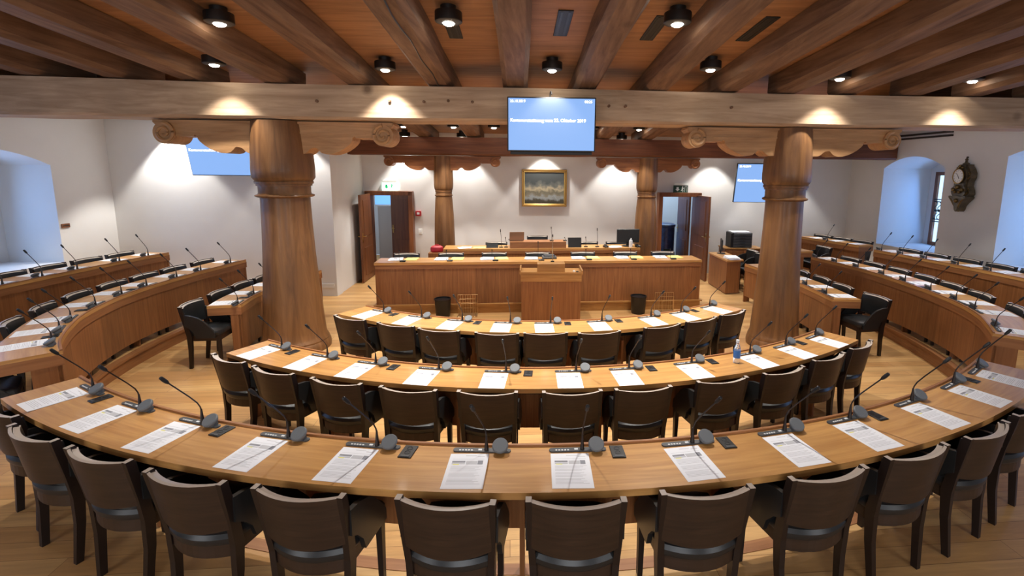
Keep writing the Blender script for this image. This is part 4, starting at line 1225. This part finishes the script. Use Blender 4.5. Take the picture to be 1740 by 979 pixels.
# inner corridor doors seen through the openings
d3 = empty("door_3", (0, 0, 0)); struct(d3)
lf = door_leaf(d3, (-3.34, yb(-3.34) + .33), R(145), .85, 1.9, 1)
d4 = empty("door_4", (0, 0, 0)); struct(d4)
door_leaf(d4, (3.5, yb(3.5) + .33), R(94), .85, 1.92, 1)
# pale panel door and glazed fanlight in left corridor
b = MB(); b.box((-4.3, 12.6, .78), (.5, .04, 1.56), R(6), .004); struct(b.build("door_5", M["greywall"]))
b = MB(); b.box((-4.38, 12.72, 1.78), (.55, .04, .40), R(4)); struct(b.build("window_4", M["bluelight"]))
b = MB(); b.box((3.0, 14.2, 1.5), (.5, .04, 2.6)); struct(b.build("window_5", M["bluelight"]))
# tiled stove in right corridor
root = empty("tiled_stove", (3.08, 12.75, 0)); tag(root, "dark blue tiled round stove seen through the right doorway", "stove")
b = MB(); b.lathe([(.30, 0), (.30, .1), (.24, .12), (.24, 1.05), (.26, 1.07), (.26, 1.12), (.2, 1.15), (.001, 1.15)], 24); b.build("tiled_body", M["tile"], root)
b = MB(); b.box((0, -.25, .4), (.16, .03, .18), 0, .005); b.build("fire_door", M["iron"], root)
# baseboards
b = MB(); b.box((-6.3, 9.19, Z1 + .04), (4.1, .02, .08)); struct(b.build("baseboard_left", M["white"]))

def arrow_poly(cx, cz, s):   # arrow pointing down
    return [(cx - .25 * s, cz + .5 * s), (cx + .25 * s, cz + .5 * s), (cx + .25 * s, cz), (cx + .55 * s, cz), (cx, cz - .5 * s), (cx - .55 * s, cz), (cx - .25 * s, cz)]
def exit_sign(x, z, lit, label):
    root = empty("exit_sign", on_back(x, z, .0), BWA); tag(root, label, "sign", "emergency exit signs")
    w, h = .36, .18
    b = MB(); b.box((0, -.03, h / 2 + .02), (w * .9, .06, .05), 0, .004); b.build("lamp_housing", M["signwhite"], root)
    b = MB(); b.box((0, -.025, -.01), (w, .02, h), 0, .003); b.build("sign_face", M["exitlit"] if lit else M["signgreen"], root)
    fm = M["exitgreen"] if lit else M["signwhite"]
    y0, y1 = -.039, -.034
    b = MB(); b.prism(arrow_poly(-.08, -.01, .10), 1, y0, y1); b.build("arrow", fm, root)
    b = MB()        # running figure: head, leaning trunk, legs, arms
    b.prism([(.045 + .014 * math.cos(t * PI / 5), .045 + .014 * math.sin(t * PI / 5)) for t in range(10)], 1, y0, y1)
    for a, c, t in (((.05, .03), (.035, -.02), .013), ((.035, -.02), (.06, -.045), .007), ((.06, -.045), (.05, -.08), .006), ((.035, -.02), (.01, -.05), .007), ((.05, .02), (.08, .0), .005), ((.05, .02), (.018, .015), .005)):
        dx, dz = c[0] - a[0], c[1] - a[1]; l = math.hypot(dx, dz); nx, nz = -dz / l * t, dx / l * t
        b.prism([(a[0] + nx, a[1] + nz), (c[0] + nx, c[1] + nz), (c[0] - nx, c[1] - nz), (a[0] - nx, a[1] - nz)], 1, y0, y1)
    b.build("running_figure", fm, root)
    b = MB()
    for cx, cz, sx, sz in ((.10, -.01, .008, .13), (.15, -.01, .008, .13), (.125, .055, .058, .008)):
        b.box((cx, (y0 + y1) / 2, cz), (sx, y1 - y0, sz))
    b.build("doorway_symbol", fm, root)
    return root
exit_sign(-3.76, 2.11, True, "glowing white emergency exit sign with green symbols above the left door")
exit_sign(3.14, 2.10, False, "dark green emergency exit sign with white arrow above the right doorway")
root = empty("fire_alarm_button", on_back(-3.13, 1.475), BWA); tag(root, "small red fire alarm button box beside the left door frame", "alarm button")
b = MB(); b.box((0, -.025, 0), (.13, .05, .13), 0, .006); b.build("box", M["red"], root)
b = MB(); b.box((0, -.052, 0), (.06, .006, .05)); b.build("glass", M["button"], root)
root = empty("light_switch", on_back(-3.1, 1.04), BWA); tag(root, "white light switch plate below the red alarm box", "switch")
b = MB(); b.box((0, -.008, 0), (.09, .016, .13), 0, .003); b.build("plate", M["signwhite"], root)
b = MB(); b.box((0, -.018, .01), (.05, .008, .06)); b.build("rocker", M["button"], root)
root = empty("wall_plaque", (XW_L + .0, 8.22, 1.47), 0); tag(root, "small brown wall plaque on the left white wall", "plaque")
b = MB(); b.box((.01, 0, 0), (.02, .14, .07), 0, .003); b.build("plate", M["doorframe"], root)
b = MB(); b.box((.022, 0, 0), (.004, .11, .012)); b.build("slot", M["black"], root)

# ------------------------------------------------------------------ windows (lit by daylight)
def window(nm, pos, s0, s1, z0, z1, depth, glow, grille):
    root = empty(nm, (0, 0, 0)); struct(root)
    b = MB()
    def bar(sa, sb, za, zb_):
        p = [pos(sa, depth - .10), pos(sb, depth - .10), pos(sb, depth - .02), pos(sa, depth - .02)]
        b.prism(p, 2, za, zb_)
    t = .075
    bar(s0, s0 + t, z0, z1); bar(s1 - t, s1, z0, z1); bar(s0, s1, z0, z0 + t); bar(s0, s1, z1 - t, z1); sm = (s0 + s1) / 2; bar(sm - .05, sm + .05, z0, z1)
    b.build("window_frame", M["doorframe"], root)
    b = MB(); b.face([(*pos(s0, depth - .05), z0), (*pos(s1, depth - .05), z0), (*pos(s1, depth - .05), z1), (*pos(s0, depth - .05), z1)])
    b.build("pane", glow, root)
    if grille:
        b = MB()
        zz0, zz1 = z0 + (z1 - z0) * .33, z0 + (z1 - z0) * .63
        for z in (zz0, zz0 + .05, zz1 - .05, zz1):
            b.tube([(*pos(s0 + .08, depth - .13), z), (*pos(s1 - .08, depth - .13), z)], .012, 6)
        n = 12
        for k in range(n):
            s = s0 + .1 + (s1 - s0 - .2) * (k + .5) / n
            pts = []
            for i in range(21):
                t_ = i / 20
                a = t_ * 4 * PI
                pts.append((*pos(s + .035 * math.sin(a), depth - .13), zz0 + .05 + (zz1 - zz0 - .1) * t_))
            b.tube(pts, .008, 5)
            c = pos(s, depth - .13)
            b.sphere((c[0], c[1], (zz0 + zz1) / 2), .03, 8, 6)
        b.build("wrought_grille", M["iron"], root)
    return root
window("window_1", posr, 9.5, 10.66, .93, 2.55, 1.14, M["daylight"], True)
window("window_2", posr, 6.45, 7.95, .93, 2.78, 1.14, M["daylight"], True)
window("window_6", posr, 3.3, 5.0, .93, 2.78, 1.14, M["daylight"], False)
window("window_3", posl, 6.1, 7.7, .87, 2.5, .94, M["daylight"], False)
window("window_7", posl, 2.7, 4.6, .87, 2.5, .94, M["daylight"], False)

def posf(s, d): return (s, -1.7 - d)
for k, (s0_, s1_) in enumerate(((-5.6, -3.4), (-1.1, 1.1), (3.4, 5.6))):
    window("window_%d" % (8 + k), posf, s0_, s1_, 1.0, 3.0, .1, M["daylight"], False)  # invented windows behind the camera, added for soft frontal light
# ------------------------------------------------------------------ ornate wall clock (faces -x, built facing -y then turned)
cy_, cz_ = 8.88, 0
root = empty("wall_clock", (xw_r(8.88) - .005, 8.88, 1.81), -PI / 2 - .09 + PI * 0)
root.rotation_euler = (0, 0, -PI / 2 - .0898)
tag(root, "ornate bronze bracket clock with white dial on the right wall between niches", "clock")
def mirror(poly): return poly + [(-x, z) for x, z in reversed(poly) if abs(x) > 1e-6]
case = mirror([(0, .28), (.15, .28), (.18, .33), (.165, .40), (.13, .47), (.135, .55), (.165, .62), (.165, .70), (.13, .78), (.085, .83), (.08, .86), (0, .87)])
b = MB(); b.prism([(x * 1.2, z) for x, z in case], 1, -.11, 0); b.build("case", M["bronze"], root)
b = MB(); b.prism([(x * .95, .30 + (z - .30) * .94 + .015) for x, z in case], 1, -.15, -.11); b.build("case_front", M["bronze"], root)
rotY = Matrix.Rotation(R(90), 3, "X")
b = MB(); b.lathe([(.001, .008), (.122, .008), (.126, .0), (.001, -.005)], 32, (0, -.172, .65), rot=rotY); d = b.build("dial", M["dial"], root)
b = MB(); b.lathe([(.124, .0), (.136, .0), (.139, .014), (.128, .016), (.124, .0)], 32, (0, -.174, .65), rot=rotY); b.build("bezel", M["brass"], root)
b = MB()
for k in range(12):
    a = k * PI / 6
    b.box((.1 * math.sin(a), -.183, .65 + .1 * math.cos(a)), (.008, .003, .018))
b.build("hour_marks", M["inkdark"], d)
b = MB(); b.tube([(0, -.186, .65), (.03, -.186, .60)], .004, 5); b.tube([(0, -.186, .65), (-.045, -.186, .70)], .003, 5); b.build("hands", M["iron"], d)
b = MB(); b.lathe([(.05, .86), (.055, .88), (.025, .9), (.018, .93), (.03, .95), (.012, .97), (.001, .975)], 16, (0, -.07, 0)); b.sphere((.012, -.07, .99), .02); b.tube([(-.03, -.07, .955), (0, -.07, .98), (.025, -.07, 1.0)], .008, 6); b.build("finial", M["bronze"], root)
b = MB()
for s in (-1, 1):
    b.tube([(s * .15, -.12, .33), (s * .2, -.12, .36), (s * .215, -.12, .41), (s * .185, -.12, .43)], .014, 6)
    b.tube([(s * .155, -.12, .60), (s * .195, -.12, .64), (s * .19, -.12, .70), (s * .16, -.12, .72)], .013, 6)
    b.sphere((s * .1, -.165, .40), .032); b.sphere((s * .05, -.17, .36), .028); b.sphere((s * .05, -.165, .80), .022)
b.sphere((0, -.175, .45), .04); b.sphere((0, -.17, .83), .025)
b.build("gilt_ornaments", M["oldbrass"], root)
brk = mirror([(0, .0), (.03, .03), (.05, .10), (.10, .16), (.17, .22), (.21, .26), (.2, .285), (0, .29)])
b = MB(); b.prism(brk, 1, -.16, 0); b.build("wall_bracket", M["bronze"], root)
b = MB()
for s in (-1, 1):
    b.tube([(s * .19, -.14, .265), (s * .12, -.16, .2), (s * .06, -.15, .12), (0, -.12, .04)], .016, 6)
b.sphere((0, -.165, .2), .04); b.sphere((0, -.1, .02), .025); b.build("bracket_ornaments", M["oldbrass"], root)

# ------------------------------------------------------------------ ceiling lamps, vents, lights
def spot(loc, target, power, ang=85, blend=.35, colr=(1.0, .95, .88), size=.04):
    l = bpy.data.lights.new("spot", "SPOT"); l.energy = power; l.spot_size = R(ang); l.spot_blend = blend; l.color = colr; l.shadow_soft_size = size
    o = bpy.data.objects.new("spot_light", l); col.objects.link(o); o.location = loc
    o.rotation_euler = (Vector(target) - Vector(loc)).to_track_quat("-Z", "Y").to_euler()
    return o
def lamp_proto():
    root = empty("ceiling_lamp")
    b = MB(); b.lathe([(.07, 0), (.07, -.05)], 24); b.build("neck", M["black"], root)
    b = MB(); b.lathe([(.02, -.05), (.118, -.05), (.12, -.055), (.12, -.13), (.116, -.135), (.001, -.135)], 32); b.build("lamp_body", M["black"], root)
    b = MB(); b.lathe([(.112, -.1355), (.10, -.142), (.055, -.146), (.05, -.1355)], 32); b.build("trim_ring", M["grey"], root)
    b = MB(); b.lathe([(.05, -.14), (.046, -.154), (.03, -.163), (.001, -.166)], 20); b.build("lens", M["lamp"], root)
    return root
def clear_x(x, y, r=.135):
    for x6, w in joists:
        c = x6 - .06 * (y - 6.2)
        m = w / 2 + .01 + r
        if abs(x - c) < m: return c + math.copysign(m, x - c)
    return x
lamp0 = lamp_proto(); lamp_used = [False]
PW = 150
LAMPS = [(-3.02, 4.55, "round black ceiling lamp leftmost, between joists above the left desk"), (-.92, 4.48, "round black ceiling lamp at the top edge left of the hanging screen"), (1.1, 4.46, "round black ceiling lamp at the top edge right of the hanging screen"),
         (-1.98, 5.92, "round black ceiling lamp close to the main beam, left of the screen"), (.0, 5.88, "round black ceiling lamp directly above the hanging screen"), (1.84, 5.80, "round black ceiling lamp close to the main beam, right of the screen"),
         (-3.91, 5.78, "round black ceiling lamp near the thickest pillar"), (3.55, 6.12, "round black ceiling lamp near the right thick pillar"), (5.2, 6.16, "round black ceiling lamp between the far right joists"),
         (-2.95, 2.2, "added unseen lamp over the front desk, left"), (-.92, 2.0, "added unseen lamp over the front desk, left of centre"), (1.15, 2.0, "added unseen lamp over the front desk, right of centre"), (3.2, 2.2, "added unseen lamp over the front desk, right"),
         (-5.0, 3.2, "added unseen lamp over the left corner"), (5.1, 3.2, "added unseen lamp over the right corner")]  # lamps over front desk and corners are added, out of view
for k, (x, y, lb) in enumerate(LAMPS):
    o = lamp0 if not lamp_used[0] else copy_tree(lamp0); lamp_used[0] = True
    x = clear_x(x, y); z = zc(y) - .002
    o.location = (x, y, z)
    tag(o, lb, "lamp", "ceiling lamps")
    pw = (115, 175, 175, 78, 105, 78, 52, 52, 52, 4, 4, 4, 4, 10, 10)[k]
    spot((x, y, z - .20), (x, y - .02, 0), pw, 96, .5)
REAR = [(-2.9, 9.75), (-1.15, 9.78), (.05, 9.8), (1.0, 9.83), (2.05, 9.85), (-1.95, 9.75), (2.85, 9.9)]
for k, (x, y) in enumerate(REAR):
    o = copy_tree(lamp0); x = clear_x(x, y); z = zc(y) - .002
    o.location = (x, y, z); tag(o, "ceiling lamp before the dark rear beam, %s from left" % ORD[k], "lamp", "ceiling lamps before the rear beam")
    spot((x, y, z - .20), (x, y, 0), 70, 84, .35)
RW = [(-3.3, 11.0), (-.15, 11.12), (1.6, 11.15), (3.9, 11.25), (5.6, 11.3), (-1.85, 11.05)]
for k, (x, y) in enumerate(RW):
    o = copy_tree(lamp0); x = clear_x(x, y); z = zc(y) - .002
    o.location = (x, y, z); tag(o, "ceiling lamp washing the back wall, %s from left" % ORD[k], "lamp", "ceiling lamps along the back wall")
    spot((x, y, z - .20), (x, y + .05, 0), 75, 84, .35)
MID = [(-2.0, 7.4), (0.0, 7.9), (1.9, 7.6)]
for k, (x, y) in enumerate(MID):
    o = copy_tree(lamp0); x = clear_x(x, y); z = zc(y) - .002
    o.location = (x, y, z); tag(o, "ceiling lamp between the two beams, %s from left" % ORD[k], "lamp", "ceiling lamps between the beams")
    spot((x, y, z - .20), (x, y, 0), 110, 95, .4)
SIDE = [(-7.15, 8.93, 3.365), (-4.75, 8.85, 3.365), (-7.3, 7.0, 3.365), (-5.9, 7.0, 3.365), (5.7, 9.3, 3.365), (6.4, 7.4, 3.365), (5.4, 7.4, 3.365)]
for k, (x, y, z) in enumerate(SIDE):
    o = copy_tree(lamp0); o.location = (x, y, z); o.scale = (.7, .7, .35)
    tag(o, "flat round lamp under the low white side ceiling, %s counted from left" % ORD[k], "lamp", "lamps in the low side ceilings")
    spot((x, y, z - .075), (x, y + (.03 if y > 8.5 else 0), 0), (130, 60, 35, 35, 60, 35, 35)[k], 88, .35)
VENTS = [(-.98, 4.95, "slim dark ceiling slot left of the screen"), (.10, 4.85, "short blue-grey ceiling panel above the screen"), (1.0, 4.95, "slim dark ceiling slot right of the screen"), (2.0, 4.95, "slim dark ceiling slot between the fourth and third joists from right")]
for x, y, lb in VENTS:
    root = empty("ceiling_vent", (x, y, zc(y) - .001)); root.rotation_euler = (-.08, 0, .07); tag(root, lb, "vent", "ceiling slots")
    b = MB(); b.box((0, 0, -.005), (.14, .62, .01), 0, .003); b.build("frame", M["blackmetal"], root)
    b = MB(); b.box((-.035, 0, -.011), (.02, .58, .004)); b.box((.035, 0, -.011), (.02, .58, .004)); b.build("slot", M["black"], root)

def area(loc, target, sx, sy, power, colr):
    l = bpy.data.lights.new("area", "AREA"); l.shape = "RECTANGLE"; l.size = sx; l.size_y = sy; l.energy = power; l.color = colr
    o = bpy.data.objects.new("window_daylight", l); col.objects.link(o); o.location = loc
    o.rotation_euler = (Vector(target) - Vector(loc)).to_track_quat("-Z", "Y").to_euler()
    return o
BL = (.16, .40, 1.0)
for pos, s, p in ((posr, 10.15, 8), (posr, 7.25, 11), (posr, 4.15, 11), (posl, 6.95, 9), (posl, 3.65, 14)):
    q = pos(s, 1.0 if pos is posr else .82); t = pos(s, -2.0)
    area((*q, 1.75), (*t, 1.3), 1.3, 1.5, p, BL)
for x in (-4.5, 0.0, 4.5):
    area((x, -1.5, 2.0), (x * .6, 6.0, 1.9), 2.0, 1.9, 28, (1.0, .96, .92))  # fill light at the added windows behind the camera
area((-3.6, 13.0, 2.65), (-3.6, 13.0, 0), 1.6, 1.2, 24, (.75, .88, 1.0))  # downward area lights under both corridor ceilings
area((3.2, 13.2, 2.65), (3.2, 13.2, 0), 1.6, 1.2, 26, (.6, .8, 1.0))

# ------------------------------------------------------------------ world and view
w = bpy.data.worlds.new("world"); scene.world = w; w.use_nodes = True
w.node_tree.nodes["Background"].inputs[0].default_value = lin((190, 210, 240))
w.node_tree.nodes["Background"].inputs[1].default_value = 0.5
scene.view_settings.view_transform = "Standard"; scene.view_settings.look = "None"
scene.view_settings.gamma = 1; scene.view_settings.use_curve_mapping = False
scene.view_settings.exposure = 1.0
scene.cycles.use_denoising = True
scene.cycles.max_bounces = 8
scene.cycles.diffuse_bounces = 5
scene.cycles.sample_clamp_indirect = 8
